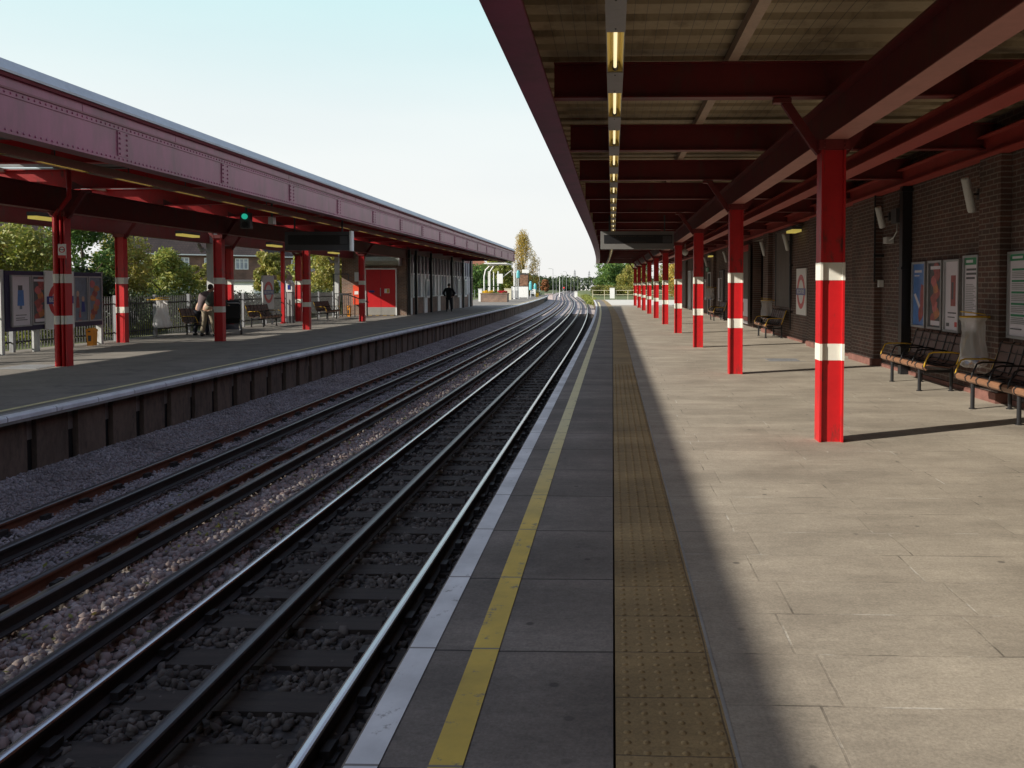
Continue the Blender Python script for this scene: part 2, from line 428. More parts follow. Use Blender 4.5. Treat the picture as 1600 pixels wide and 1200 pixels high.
HTILEO = slab_mat('orange_roof_tile', .3, .25, .5, (.36,.15,.085), (.42,.18,.1), (.2,.1,.06), .02, spots=0, order='yzx')
BOARD = mat('grey_brown_board', (.13,.115,.105), .8, var=.25, scale=2, stretch=(1,1,.3))
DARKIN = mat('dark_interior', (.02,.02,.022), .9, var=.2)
GLASSDK = mat('dark_window_glass', (.03,.035,.045), .08, var=.2)
GLASSLT = mat('pale_window_glass', (.3,.33,.38), .1, var=.4, scale=3)
REDDOOR = mat('red_door_paint', (.5,.012,.016), .4, var=.08)
STEELKICK = mat('kick_plate', (.33,.32,.3), .45, metal=.4, var=.15)
OLIVE = mat('olive_jacket_cloth', (.045,.05,.04), .9, var=.2)
BEIGE = mat('beige_cloth', (.27,.23,.165), .9, var=.12)
PINKG = mat('pinkish_grey_cloth', (.13,.095,.1), .9, var=.2)
NAVYC = mat('navy_cloth', (.02,.022,.035), .9, var=.2)
BLACKC = mat('black_cloth', (.006,.006,.007), .85, var=.3)
SKIN = mat('skin', (.45,.27,.19), .5, var=.08)
HAIR = mat('dark_hair', (.02,.015,.012), .7)
BARK = mat('bark', (.10,.075,.055), .9, var=.35, scale=6, stretch=(1,1,.25), bmp=.4)
GRASS = mat('grass_ground', (.09,.12,.03), .95, var=.4, scale=1.2, bmp=.3, dirt=((.2,.16,.08), .8))
GROUND = mat('rough_ground', (.13,.11,.075), .95, var=.35, scale=.3, bmp=.3, dirt=((.07,.09,.03), .25, .48))
GRAVEL_L = gravel_mat('pale_ballast', [(.28,.23,.22), (.42,.36,.34), (.5,.42,.40), (.34,.29,.28)])
GRAVEL_SUN = gravel_mat('sunlit_ballast', [(.55,.47,.45), (.68,.6,.57), (.74,.65,.62), (.6,.52,.5)])  # pale ballast raised further, sunlit brightness put into the colour
GRAVEL_D = gravel_mat('dark_ballast', [(.07,.06,.057), (.13,.115,.105), (.10,.087,.08), (.17,.145,.13)])
STONE_L = stone_mat('pale_ballast_stone', [(.22,.17,.155), (.38,.31,.285), (.34,.23,.20), (.45,.38,.355), (.26,.22,.21)])
STONE_F = stone_mat('fine_grey_ballast_stone', [(.2,.175,.18), (.33,.30,.31), (.27,.23,.235), (.38,.345,.35), (.24,.2,.19)])
STONE_D = stone_mat('dark_ballast_stone', [(.055,.046,.04), (.115,.098,.083), (.08,.066,.056), (.19,.165,.14), (.095,.08,.068)])
L_OLIVE = leaf_mat('olive_leaves', [(.15,.21,.04), (.26,.31,.06), (.36,.33,.08), (.19,.26,.05)])
L_GREEN = leaf_mat('green_leaves', [(0.063,0.144,0.036), (0.108,0.216,0.054), (0.180,0.252,0.054), (0.090,0.180,0.036)])
L_DARK = leaf_mat('dark_leaves', [(0.022,0.045,0.018), (0.045,0.075,0.027), (0.075,0.105,0.030)])
L_AUTUMN = leaf_mat('autumn_leaves', [(.24,.24,.06), (.40,.35,.08), (.22,.27,.06), (.34,.25,.07)])
L_GOLD = leaf_mat('gold_leaves', [(0.525,0.350,0.062), (0.625,0.450,0.100), (0.312,0.300,0.075), (0.500,0.275,0.062)])
FL_Y = leaf_mat('yellow_petals', [(.8,.5,.02), (.85,.6,.05), (.6,.4,.02)])
FL_R = leaf_mat('red_petals', [(.6,.03,.03), (.7,.06,.06), (.5,.02,.05)])

m, nt, b, out = new_mat('skylight_glass')
gt = nt.nodes.new('ShaderNodeBsdfTransparent'); gt.inputs[0].default_value = (.8,.86,.84,1)
gl = nt.nodes.new('ShaderNodeBsdfTranslucent'); gl.inputs[0].default_value = (.55,.62,.62,1)
ms = nt.nodes.new('ShaderNodeMixShader')
rr = ramp(nt, noise(nt, coords(nt), 1.3, 6, .7), [(.35, (.12,.12,.12)), (.7, (.7,.7,.7))])
nt.links.new(rr.outputs[0], ms.inputs[0]); nt.links.new(gt.outputs[0], ms.inputs[1]); nt.links.new(gl.outputs[0], ms.inputs[2]); nt.links.new(ms.outputs[0], out.inputs[0])
SKYGLASS = m
m, nt, b, out = new_mat('obscured_glass')
gl = nt.nodes.new('ShaderNodeBsdfTranslucent'); gl.inputs[0].default_value = (.2,.24,.24,1)
ms = nt.nodes.new('ShaderNodeMixShader'); ms.inputs[0].default_value = .6
b.inputs['Base Color'].default_value = (.35,.4,.4,1); b.inputs['Roughness'].default_value = .5
nt.links.new(b.outputs[0], ms.inputs[1]); nt.links.new(gl.outputs[0], ms.inputs[2]); nt.links.new(ms.outputs[0], out.inputs[0])
SKYMILK = m
m, nt, b, out = new_mat('clear_plastic_bag')
b.inputs['Base Color'].default_value = (.7,.7,.71,1); b.inputs['Roughness'].default_value = .25
gt = nt.nodes.new('ShaderNodeBsdfTransparent'); ms = nt.nodes.new('ShaderNodeMixShader'); ms.inputs[0].default_value = .34
tr = nt.nodes.new('ShaderNodeBsdfTranslucent'); tr.inputs[0].default_value = (.8,.8,.8,1)
m2 = nt.nodes.new('ShaderNodeMixShader'); m2.inputs[0].default_value = .4
nt.links.new(b.outputs[0], m2.inputs[1]); nt.links.new(tr.outputs[0], m2.inputs[2])
nt.links.new(gt.outputs[0], ms.inputs[1]); nt.links.new(m2.outputs[0], ms.inputs[2]); nt.links.new(ms.outputs[0], out.inputs[0])
BAG = m
m, nt, b, out = new_mat('white_plastic_bag')
b.inputs['Base Color'].default_value = (.85,.85,.86,1); b.inputs['Roughness'].default_value = .35
tr = nt.nodes.new('ShaderNodeBsdfTranslucent'); tr.inputs[0].default_value = (.9,.9,.9,1)
ms = nt.nodes.new('ShaderNodeMixShader'); ms.inputs[0].default_value = .55
nt.links.new(b.outputs[0], ms.inputs[1]); nt.links.new(tr.outputs[0], ms.inputs[2]); nt.links.new(ms.outputs[0], out.inputs[0])
WHITEBAG = m

# ------------------------------------------------------------------ ground, ballast, tracks
struct('ground', MB().add([(-2500,-200,-1.2),(2500,-200,-1.2),(2500,4000,-1.2),(-2500,4000,-1.2)], [(0,1,2,3)]), GROUND)
struct('verge', MB().sheet([(-120,.05),(-40,.02),(-14.95,-.03),(-14.9,-1.3)], -6, 160, curve=False), GRASS)
struct('lawn', MB().sheet([(-.75,-1.1),(-.5,-.3),(.4,-.12),(6,-.06),(70,.1)], 98.2, 330), GRASS)
struct('far_verge', MB().sheet([(-60,-.2),(-13,-.35),(-9,-1.15)], 160, 420), GRASS)
LATS = [-7.55,-6.95,-6.55,-5.6,-4.6,-4.25,-3.85,-3.4,-2.9,-1.5,-.85]
ZS = [-.79,-.85,-.935,-.955,-.955,-.925,-.93,-.975,-.99,-1.0,-1.0]
def bedz(l): return float(np.interp(l, LATS, ZS))
struct('pale_track_bed', MB().sheet([(l, z) for l, z in zip(LATS, ZS) if l <= -3.3]+[(-3.3, bedz(-3.3))], -6, 66), GRAVEL_L)
struct('sunlit_track_bed', MB().sheet([(l, z) for l, z in zip(LATS, ZS) if l <= -3.3]+[(-3.3, bedz(-3.3))], 66, 420), GRAVEL_SUN)  # stretch past the canopies, sunlight painted into the bed colour
struct('dark_track_bed', MB().sheet([(-3.3, bedz(-3.3))]+[(l, z) for l, z in zip(LATS, ZS) if l > -3.3]+[(2.5,-1.05)], -6, 58), GRAVEL_D)
struct('midtone_track_bed', MB().sheet([(-3.3, bedz(-3.3))]+[(l, z) for l, z in zip(LATS, ZS) if l > -3.3]+[(2.5,-1.05)], 58, 70), GRAVEL_L)  # middle tone step towards the sunlit coloured bed
struct('far_track_bed', MB().sheet([(-3.3, bedz(-3.3))]+[(l, z) for l, z in zip(LATS, ZS) if l > -3.3]+[(2.5,-1.05)], 70, 420), GRAVEL_SUN)  # near track past the canopies, also coloured as sunlit

def icosa():
    t = (1+5**.5)/2
    v = np.array([(-1,t,0),(1,t,0),(-1,-t,0),(1,-t,0),(0,-1,t),(0,1,t),(0,-1,-t),(0,1,-t),(t,0,-1),(t,0,1),(-t,0,-1),(-t,0,1)])/math.hypot(1,t)
    f = np.array([(0,11,5),(0,5,1),(0,1,7),(0,7,10),(0,10,11),(1,5,9),(5,11,4),(11,10,2),(10,7,6),(7,1,8),(3,9,4),(3,4,2),(3,2,6),(3,6,8),(3,8,9),(4,9,5),(2,4,11),(6,2,10),(8,6,7),(9,8,1)])
    return v, f
SLEEPY = [2.0+.6*i for i in range(125)]
def stones(name, m, x0, x1, spans, size, avoid):
    v0, f0 = icosa(); Vs, Fs, n = [], [], 0
    for ya, yb, den in spans:
        k = int((x1-x0)*(yb-ya)*den)
        X = RNG.uniform(x0, x1, k); Y = RNG.uniform(ya, yb, k)
        if avoid:
            keep = ~((np.abs((Y-2.0+.3) % .6-.3) < .115) & (RNG.random(k) > .07)); X, Y = X[keep], Y[keep]
        k = len(X)
        S = RNG.uniform(*size, k)
        Z = np.interp(X, LATS, ZS)+S*RNG.uniform(-.1, .55, k)
        jit = RNG.uniform(.5, 1.3, (k, 12, 1))
        A = v0[None]*jit*S[:, None, None]*RNG.uniform(.6, 1.25, (k, 1, 3))
        a, b_, c_ = RNG.uniform(0, 6.28, (3, k))
        ca, sa, cb, sb = np.cos(a), np.sin(a), np.cos(b_), np.sin(b_)
        x, y, z = A[..., 0], A[..., 1], A[..., 2]
        x, y = x*ca[:, None]-y*sa[:, None], x*sa[:, None]+y*ca[:, None]
        y, z = y*cb[:, None]-z*sb[:, None], y*sb[:, None]+z*cb[:, None]
        P = np.stack([x+X[:, None], y+Y[:, None], z+Z[:, None]], -1).reshape(-1, 3)
        P[:, 0] += np.repeat(np.where(Y > 25, -.00026*(Y-25)**2, 0), 12)
        Vs.append(P); Fs.append((f0[None]+(np.arange(k)*12)[:, None, None]).reshape(-1, 3)+n); n += k*12
    return tag(np_mesh(name, np.concatenate(Vs), np.concatenate(Fs), m, nper=3), kind='stuff')
o = stones('pale_ballast', STONE_L, -4.75, -3.35, [(4.1,13,420),(13,22,260),(22,44,110)], (.022,.046), False)
o2 = stones('fine_ballast', STONE_F, -7.5, -4.7, [(5.6,12,900),(12,20,520),(20,40,200)], (.013,.027), False)
tag(o2, 'fine pale grey ballast chippings around the far track below the left platform', 'ballast')
tag(o, 'pale pinkish broken ballast stones in the strip between the two tracks', 'ballast')
o = stones('dark_ballast', STONE_D, -3.4, -.95, [(2.8,10,380),(10,20,240),(20,36,100)], (.022,.046), True)
tag(o, 'dark oily ballast stones between the sleepers of the near track', 'ballast')
# fallen leaves blown against the rails of the six-foot
LV, LF = [], []
for i in range(900):
    y = random.uniform(5, 40)**1; l = random.choice([-4.55, -4.1, -3.35, -5.0, -3.8])+random.gauss(0, .09)
    c = Vector((l+off(y), y, bedz(l)+.045)); s = random.uniform(.018, .04)
    u = Vector((random.gauss(0,1), random.gauss(0,1), random.gauss(0,.35))).normalized(); w = u.cross(Vector((random.gauss(0,.3),random.gauss(0,.3),1))).normalized()
    b0 = len(LV); LV += [c-u*s, c+w*s*.6, c+u*s, c-w*s*.6]; LF.append((b0,b0+1,b0+2,b0+3))
tag(np_mesh('fallen_leaves', np.array(LV), np.array(LF), L_AUTUMN), 'brown and yellow fallen leaves lying in lines along the rails', 'leaves', kind='stuff')

def rail_prof(l, top, h=.155, head=.07, foot=.13, web=.02):
    z = top
    return [(l-foot/2, z-h), (l+foot/2, z-h), (l+foot/2, z-h+.012), (l+web/2, z-h+.03), (l+web/2, z-.045), (l+head/2, z-.038), (l+head/2, z-.016), (l+head*.40, z-.006), (l+head*.2, z-.001), (l, z), (l-head*.2, z-.001), (l-head*.40, z-.006), (l-head/2, z-.016), (l-head/2, z-.038), (l-web/2, z-.045), (l-web/2, z-h+.03), (l-foot/2, z-h+.012)]
MIS = [0]*17
for k in range(6, 12): MIS[k] = 1
def rail(l, label, body, topm, top=-.80):
    mb = MB().sweep(rail_prof(l, top), -5, 400, mis=MIS)
    return tag(mb.build('running_rail', [body, topm], origin=(l, 0, top-.155)), label, 'rail', 'running rails')
rail(-1.60, 'shiny running rail closest to the right platform edge', RAILBODY, RAILTOP)
rail(-3.13, 'shiny running rail of the near track, farther from the right platform', RAILBODY, RAILTOP)
rail(-4.77, 'rusty running rail of the far track beside the pale stone strip', RAILRUST, CONDTOP)
rail(-6.24, 'rusty running rail closest to the left platform wall', RAILRUST, CONDTOP)
def cond(l, label, topm, n, y0, body=RAILBODY):
    mb = MB().sweep(rail_prof(l, -.73, .14, .085, .11, .045), -5, 400, mis=MIS)
    o = tag(mb.build('conductor_rail', [body, topm], origin=(l, 0, -.87)), label, 'conductor rail', 'conductor rails')
    for i in range(n):
        y = y0+2.4*i
        q = MB().lathe([(.06,-.10),(.065,-.06),(.045,-.05),(.06,-.02),(.05,.0)], (l+off(y), y, -.872), 8)
        q.build('insulator', CERAMIC, o)
cond(-2.39, 'dark centre conductor rail in the middle of the near track', CONDTOP, 16, 4.1)
cond(-3.54, 'black outer conductor rail next to the near track stones', CONDTOP, 16, 4.6)
cond(-4.33, 'black outer conductor rail of the far track', CONDTOP, 12, 5.2)
cond(-5.46, 'dark centre conductor rail in the middle of the far track', CONDTOP, 12, 6.4)

# timber sleepers of the near track and the half buried ones of the far track
def sleeper(x, ln, lat):
    mb = MB().box(-ln/2, ln/2, -.125, .125, -.14, 0)
    r = mb.build('sleeper', SLEEPER, world=False)
    for l in lat:
        c = MB().box(l-.13, l+.13, -.075, .075, 0, .018).box(l+.045, l+.10, -.06, .06, .018, .07).box(l-.10, l-.045, -.06, .06, .018, .07)
        for bx, by in ((l+.115, .05), (l-.115, -.05)): c.dome((bx, by, .018), .02, .03)
        c.build('rail_chair', RAILBODY, r, world=False)
    return r
s0 = sleeper(-2.37, 2.62, (.77, -.76))
tag(s0, 'dark timber sleeper lying under the near track rails', 'sleeper', 'sleepers of the near track')
for i, y in enumerate(SLEEPY):
    o = s0 if i == 0 else copy_tree(s0)
    a = -.00052*(y-25) if y > 25 else 0
    o.location = (-2.375+off(y)+random.gauss(0,.02), y, -.962+random.gauss(0,.002)); o.rotation_euler = (0,0,-math.atan(a)*-1+random.gauss(0,.004))
s1 = sleeper(-5.5, 2.5, (.735, -.735))
tag(s1, 'half buried sleeper showing between the pale stones of the far track', 'sleeper', 'sleepers of the far track')
for i in range(70):
    o = s1 if i == 0 else copy_tree(s1); y = 4.2+.66*i
    o.location = (-5.505+off(y), y, -.945+random.gauss(0,.006)); o.rotation_euler = (0,0,random.gauss(0,.006))

# ------------------------------------------------------------------ right platform
YE = 97.0
st = lambda n, prof, m, y0=-6, y1=YE, **k: struct(n, MB().sweep(prof, y0, y1, **k), m)
st('right_edge_paving', [(-.91,-.10),(.004,-.10),(.004,0),(-.895,0),(-.91,-.015)], EDGESLAB)
st('tactile_strip', [(.013,-.10),(.42,-.10),(.42,.001),(.013,.001)], TACT)
st('tactile_kerb', [(.42,-.10),(.434,-.10),(.434,.002),(.42,.002)], CONCLT)
st('right_platform', [(.437,-.10),(5.7,-.10),(5.7,0),(.432,0)], PAVE, y1=70)
st('right_platform_end', [(.437,-.10),(9.5,-.10),(9.5,.0),(.437,.0)], PALECONC, y0=70, y1=YE)
st('right_platform_base', [(-.80,-1.1),(5.6,-1.1),(5.6,-.10),(-.80,-.10)], CONC)
st('right_platform_end_base', [(5.61,-1.1),(9.4,-1.1),(9.4,-.10),(5.61,-.10)], CONC, y0=69, y1=YE)
struct('right_white_edge', MB().sheet([(-.893,.004),(-.779,.004)], -6, YE), WHITELINE)
struct('right_yellow_line', MB().sheet([(-.612,.004),(-.497,.004)], -6, 84), YELLOWLINE)
struct('right_platform_ramp', MB().sheet([(-.9,0),(4.5,0)], 97, 98).add([], []), ASPHALT)
mb = MB(); y = 2.0
while y < 17:
    for k in range(6):
        mb.dome((.022+.033+.0667*k+off(y), y, .0005), .0155, .006, n=7)
    y += .0667
tag(mb.build('tactile_blisters', TACT, smooth=True), kind='structure')

sv, sf = [], []
for i in range(46):
    x, y = random.uniform(.6, 4.4), random.uniform(3.2, 26); q = random.uniform(.006, .022); a = random.random()*3
    u = Vector((math.cos(a), math.sin(a), random.uniform(-.2,.2)))*q; w_ = Vector((-math.sin(a), math.cos(a), random.uniform(-.3,.3)))*q*random.uniform(.4,.9); c = Vector((x, y, .007))
    b0_ = len(sv); sv += [c-u, c+w_, c+u, c-w_]; sf.append((b0_, b0_+1, b0_+2, b0_+3))
tag(np_mesh('litter', np.array(sv), np.array(sf), mat('scrap_paper', (.6,.58,.5), .7, var=.4, scale=3)), 'tiny scraps and dead leaves scattered over the right platform paving', 'litter', kind='stuff')

# ------------------------------------------------------------------ left platform
struct('left_platform', MB().sweep([(-14.9,-.4),(-7.6,-.4),(-7.6,-.001),(-14.9,-.001)], -6, 150), ASPHALT)
struct('left_coping', MB().sweep([(-7.62,-.10),(-7.38,-.10),(-7.37,-.012),(-7.385,.004),(-7.62,.004)], -6, 150), CONCLT)
struct('left_white_edge', MB().sheet([(-7.366,-.06),(-7.366,-.012),(-7.384,.008),(-7.50,.008)], -6, 140), WHITELINE)
struct('left_yellow_line', MB().sheet([(-7.86,.004),(-7.76,.004)], -6, 120), YELLOWLINE)
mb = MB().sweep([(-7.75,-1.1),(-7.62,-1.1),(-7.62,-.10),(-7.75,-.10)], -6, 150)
w = tag(mb.build('platform_wall', CONCDK, origin=(-7.7,0,-1.1)), 'dark ribbed concrete wall holding up the left platform edge', 'retaining wall')
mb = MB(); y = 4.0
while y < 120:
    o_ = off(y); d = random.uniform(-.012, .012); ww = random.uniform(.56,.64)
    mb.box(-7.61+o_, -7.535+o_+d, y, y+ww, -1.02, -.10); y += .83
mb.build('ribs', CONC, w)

# ------------------------------------------------------------------ steel columns
def column(name, h, label, group, loc, depth=.245, fl=.2):
    r = thing(name, label, 'column', (0,0,0), group)
    t = .02
    mb = MB().box(-depth/2, -depth/2+t, -fl/2, fl/2, 0, h).box(depth/2-t, depth/2, -fl/2, fl/2, 0, h).box(-depth/2+t, depth/2-t, -fl/2+.035, -fl/2+.05, 0, h).box(-depth/2+t, depth/2-t, fl/2-.05, fl/2-.035, 0, h)
    mb.build('shaft', RED, r, world=False)
    for z0, z1 in ((.84,1.01),(1.66,1.84)):
        e = .003
        b_ = MB().box(-depth/2-e, -depth/2+t+e, -fl/2-e, fl/2+e, z0, z1).box(depth/2-t-e, depth/2+e, -fl/2-e, fl/2+e, z0, z1)
        b_.box(-depth/2+t+e, depth/2-t-e, -fl/2+.035-e, -fl/2+.034, z0, z1).box(-depth/2+t+e, depth/2-t-e, fl/2-.034, fl/2-.035+e, z0, z1)
        b_.build('white_band', WHITEB, r, world=False)
    c = MB().box(-depth/2-.03, depth/2+.03, -fl/2-.02, fl/2+.02, h-.10, h)
    for s in (-1,1):
        for u in (-1,1):
            c.dome((s*.1, -fl/2-.02, h-.05+u*.02), .014, .012, (0,-1,0))
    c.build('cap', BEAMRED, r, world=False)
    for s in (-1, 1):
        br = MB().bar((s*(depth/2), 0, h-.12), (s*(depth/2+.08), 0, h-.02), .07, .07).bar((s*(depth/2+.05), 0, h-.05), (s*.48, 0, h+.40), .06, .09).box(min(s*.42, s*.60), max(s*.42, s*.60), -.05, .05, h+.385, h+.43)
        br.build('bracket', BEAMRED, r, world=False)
    r.location = loc
    return r
RCOL = [8.63+6.6*k for k in range(10)]
c0 = None
for i, y in enumerate(RCOL):
    lab = f'{ORD[i]} red steel column with white bands in the row on the right platform'
    loc = (2.24+off(y)*.8, y, 0)
    if c0 is None: c0 = column('platform_column', 3.08, lab, 'red columns on the right platform', loc); c = c0
    else: c = copy_tree(c0); c['label'] = lab; c.location = loc
LFRONT = [(-10.98,16.35),(-11.4,23.87),(-11.23,30.29),(-11.36,37.5)]
LREAR = [(-14.0,16.4),(-13.91,23.25),(-14.2,30.5),(-14.25,37.45)]
def lname(i, row): return f'{ORD[i]} red banded column of the {row} on the left platform'
for j, (row, pts) in enumerate((('row nearer the tracks', LFRONT), ('back row beside the fence', LREAR))):
    for i, p in enumerate(pts):
        c = copy_tree(c0); c.location = (*p, 0); c['label'] = lname(i, row); c['group'] = 'red columns on the left platform'
p = LFRONT[0]
dp = MB().tube([(p[0]-.045, p[1]-.115, 0), (p[0]-.045, p[1]-.115, 3.0), (p[0]+.25, p[1]-.12, 3.35), (p[0]+.25, p[1]-.12, 3.9)], .045, 12)
dp.tube([(p[0]+.055, p[1]-.10, 0), (p[0]+.055, p[1]-.10, 3.1)], .028, 10)
dpo = tag(dp.build('drainpipe', RED, origin=(p[0], p[1]-.14, 0), smooth=True), 'red drainpipe fixed to the nearest column on the left platform', 'drainpipe')
for z0, z1 in ((.84,1.01),(1.66,1.84)):
    MB().tube([(p[0]-.045, p[1]-.115, z0), (p[0]-.045, p[1]-.115, z1)], .048, 12).tube([(p[0]+.055, p[1]-.10, z0), (p[0]+.055, p[1]-.10, z1)], .031, 10).build('white_band', WHITEB, dpo)
fr = ((p[0]+.02, p[1]-.135, 2.0), (1,0,0), (0,-1,0))
s = thing('notice_sign', 'small white and red notice on the nearest left platform column', 'sign', (p[0]+.1, p[1]-.17, 2.0))
MB().fbox(fr, 0, .16, .15, .43, 0, .012).fbox(fr, 0, .16, .15, .21, .012, .016, 1).ring(fr, .08, .32, .045, .06, .012, .017, 20, 1).fbox(fr, .04,.12,.312,.328,.012,.016,2).build('plate', [WHITE, REDEN, INK], s)

# ------------------------------------------------------------------ canopies
def fascia(root, X0, sg, y0, y1, splice0, curve):
    def pr(pts):   # outward offset d -> x ; keep one winding whatever the side
        q = [(X0+sg*d, z) for d, z in pts]
        return q
    web = MB()
    kw = dict(curve=curve)
    web.sweep(pr([(-.02,3.44),(0,3.44),(0,3.97),(-.02,3.97)]), y0, y1, **kw)
    web.sweep(pr([(-.26,3.44),(-.02,3.44),(-.02,3.462),(-.26,3.462)]), y0, y1, **kw)
    web.sweep(pr([(0,3.44),(.012,3.44),(.012,3.515),(0,3.515)]), y0, y1, **kw)
    web.sweep(pr([(0,3.895),(.012,3.895),(.012,3.97),(0,3.97)]), y0, y1, **kw)
    sx = lambda y: off(y) if curve else 0
    y = splice0
    while y < y1:
        web.box(*sorted((X0+sg*.0+sx(y), X0+sg*.009+sx(y))), y-.13, y+.13, 3.52, 3.89)
        for dy in (-.09, .09):
            for k in range(5): web.dome((X0+sg*.009+sx(y), y+dy, 3.56+.075*k), .02, .016, (sg,0,0))
        web.box(*sorted((X0+sg*.009+sx(y), X0+sg*.016+sx(y))), y-.145, y-.135, 3.52, 3.89)
        y += 3.27
    y = max(y0, 1.0)+.05
    while y < min(y1, 52):
        for z in (3.485, 3.935): web.dome((X0+sg*.012+sx(y), y, z), .019, .012, (sg,0,0), n=5)
        y += .105
    web.build('fascia_girder', FASCIA, root)
    up = MB().sweep(pr([(-.06,3.995),(-.045,3.995),(-.045,4.13),(-.06,4.13)]), y0, y1, **kw)
    yy = 9.0
    while yy < y1:
        up.box(*sorted((X0-sg*.045+sx(yy), X0-sg*.041+sx(yy))), yy-.012, yy+.012, 3.995, 4.13); yy += 2.45
    up.build('fascia_board', FASCIA, root)
    MB().sweep(pr([(-.10,3.97),(.03,3.97),(.03,3.995),(-.10,3.995)]), y0, y1, **kw).sweep(pr([(-.045,4.13),(0,4.13),(.02,4.165),(.02,4.19),(-.06,4.19),(-.06,4.13)]), y0, y1, **kw).build('trim', FASCIA_DK, root)
    MB().sweep(pr([(-.5,4.385),(-.5,4.36),(.03,4.19),(.045,4.17),(.05,4.20),(-.02,4.335)]), y0, y1, **kw).build('flashing', ZINC, root)

def corrugated(xa, xb, y0, y1, z, p=.45, d=.07, curve=False):
    mb = MB(); y = y0; pts = []
    while y < y1:
        for fy, fz in ((0,0),(.56,0),(.60,1),(.95,1)): pts.append((y+fy*p, z+fz*d))
        y += p
    b = len(mb.v)
    for yy, zz in pts:
        o = off(yy) if curve else 0
        mb.v += [(xa+o, yy, zz), (xb+o, yy, zz)]
    for i in range(len(pts)-1): mb.f.append((b+2*i, b+2*i+1, b+2*i+3, b+2*i+2)); mb.m.append(0)
    n0 = len(mb.v)
    for yy, zz in pts:
        o = off(yy) if curve else 0
        mb.v += [(xa+o, yy, zz+.03), (xb+o, yy, zz+.03)]
    for i in range(len(pts)-1): mb.f.append((n0+2*i, n0+2*i+2, n0+2*i+3, n0+2*i+1)); mb.m.append(0)
    return mb
def ibeam_x(mb, x0, x1, y, z0, z1, w=.14, t=.016):
    return mb.box(x0, x1, y-w/2, y+w/2, z0, z0+t).box(x0, x1, y-w/2, y+w/2, z1-t, z1).box(x0, x1, y-.008, y+.008, z0+t, z1-t)
def iprof(x, z0, z1, w, t=.02):
    return [(x-w/2,z0),(x+w/2,z0),(x+w/2,z0+t),(x+.01,z0+t),(x+.01,z1-t),(x+w/2,z1-t),(x+w/2,z1),(x-w/2,z1),(x-w/2,z1-t),(x-.01,z1-t),(x-.01,z0+t),(x-w/2,z0+t)]

# right
RY0, RY1 = -5.0, 68.2
rc = thing('platform_canopy', 'dark red steel canopy with cream roof sheets over the right platform', 'canopy', (2.24, 30, 3.1))
fascia(rc, -.85, -1, RY0, RY1, -2.0, True)
corrugated(-.78, 9.0, RY0, RY1, 3.99, curve=True).build('roof_sheet', CREAM, rc)
MB().sweep([(-.8,4.09),(9.1,4.09),(9.1,4.16),(-.8,4.2)], RY0, RY1).build('roof_covering', GREYROOF, rc)
y = 8.63-3.3*4
while y < RY1:
    o_ = off(y)
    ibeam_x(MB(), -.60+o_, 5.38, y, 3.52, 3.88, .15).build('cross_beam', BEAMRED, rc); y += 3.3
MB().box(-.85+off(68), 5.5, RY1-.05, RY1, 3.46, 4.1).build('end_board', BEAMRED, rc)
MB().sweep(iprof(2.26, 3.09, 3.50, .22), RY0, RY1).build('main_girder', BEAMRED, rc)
MB().sweep([(2.145,3.083),(2.375,3.083),(2.375,3.09),(2.145,3.09)], RY0, RY1).build('bottom_flange', FLANGE_LIT, rc)  # girder underside, bounce light carried by its colour
MB().sweep([(3.54,3.47),(3.54,3.31),(3.44,3.31),(3.44,3.29),(3.72,3.29),(3.72,3.31),(3.66,3.31),(3.66,3.47),(3.72,3.47),(3.72,3.50),(3.46,3.50),(3.46,3.47)][::-1], RY0, RY1).build('gutter_beam', BEAM_LIT, rc)
MB().sweep([(5.12,3.40),(5.36,3.40),(5.36,3.42),(5.25,3.42),(5.25,3.66),(5.36,3.66),(5.36,3.68),(5.12,3.68),(5.12,3.66),(5.22,3.66),(5.22,3.42),(5.12,3.42)], RY0, RY1).build('wall_beam', BEAM_LIT, rc)
for px in (1.22, 4.4):
    MB().sweep([(px-.05,3.88),(px+.05,3.88),(px+.05,3.985),(px-.05,3.985)], RY0, RY1).build('purlin', PURLIN, rc)
# bird netting under the sheets
nm = MB()
for k in range(34):
    x = -.55+k*.105
    if x > 2.1: break
    nm.box(x-.0015, x+.0015, 3.6, 12.0, 3.905, 3.908)
nm.build('bird_netting', BLACK, rc)

# left
LY0, LY1 = -5.0, 62.0
lc = thing('platform_canopy', 'faded maroon riveted canopy with red beams over the left platform', 'canopy', (-11.2, 30, 3.1))
fascia(lc, -7.30, 1, LY0, LY1, 12.30-3.27*5, False)
corrugated(-11.6, -7.37, LY0, LY1, 4.04).build('roof_sheet', GREYROOF, lc)
corrugated(-17.25, -13.64, LY0, LY1, 4.04).build('roof_sheet', GREYROOF, lc)
g = MB().add([(-13.9,LY0,4.155),(-12.42,LY0,4.155),(-12.42,LY1,4.155),(-13.9,LY1,4.155)], [(0,1,2,3)])
g.build('skylight', SKYGLASS, lc)
MB().add([(-12.42,LY0,4.157),(-11.2,LY0,4.157),(-11.2,LY1,4.157),(-12.42,LY1,4.157)], [(0,1,2,3)]).build('obscured_skylight', SKYMILK, lc)
gb = MB(); y = LY0
while y < LY1: gb.box(-13.66, -11.6, y-.02, y+.02, 4.09, 4.15); y += .6
gb.build('glazing_bars', MIDGREY, lc)
MB().box(-17.3, -17.25, LY0, LY1, 3.45, 4.15).build('rear_board', FASCIA_DK, lc)
MB().box(-17.3, -7.3, LY1, LY1+.04, 3.47, 4.15).build('end_board', FASCIA_DK, lc)
y = 16.7-6.8*3
while y < LY1:
    ibeam_x(MB(), -17.2, -7.56, y, 3.62, 4.0, .15).build('cross_beam', RED, lc); y += 3.45
MB().sweep(iprof(-11.15, 3.09, 3.58, .24), LY0, 45, curve=False).build('main_girder', BEAMRED, lc)
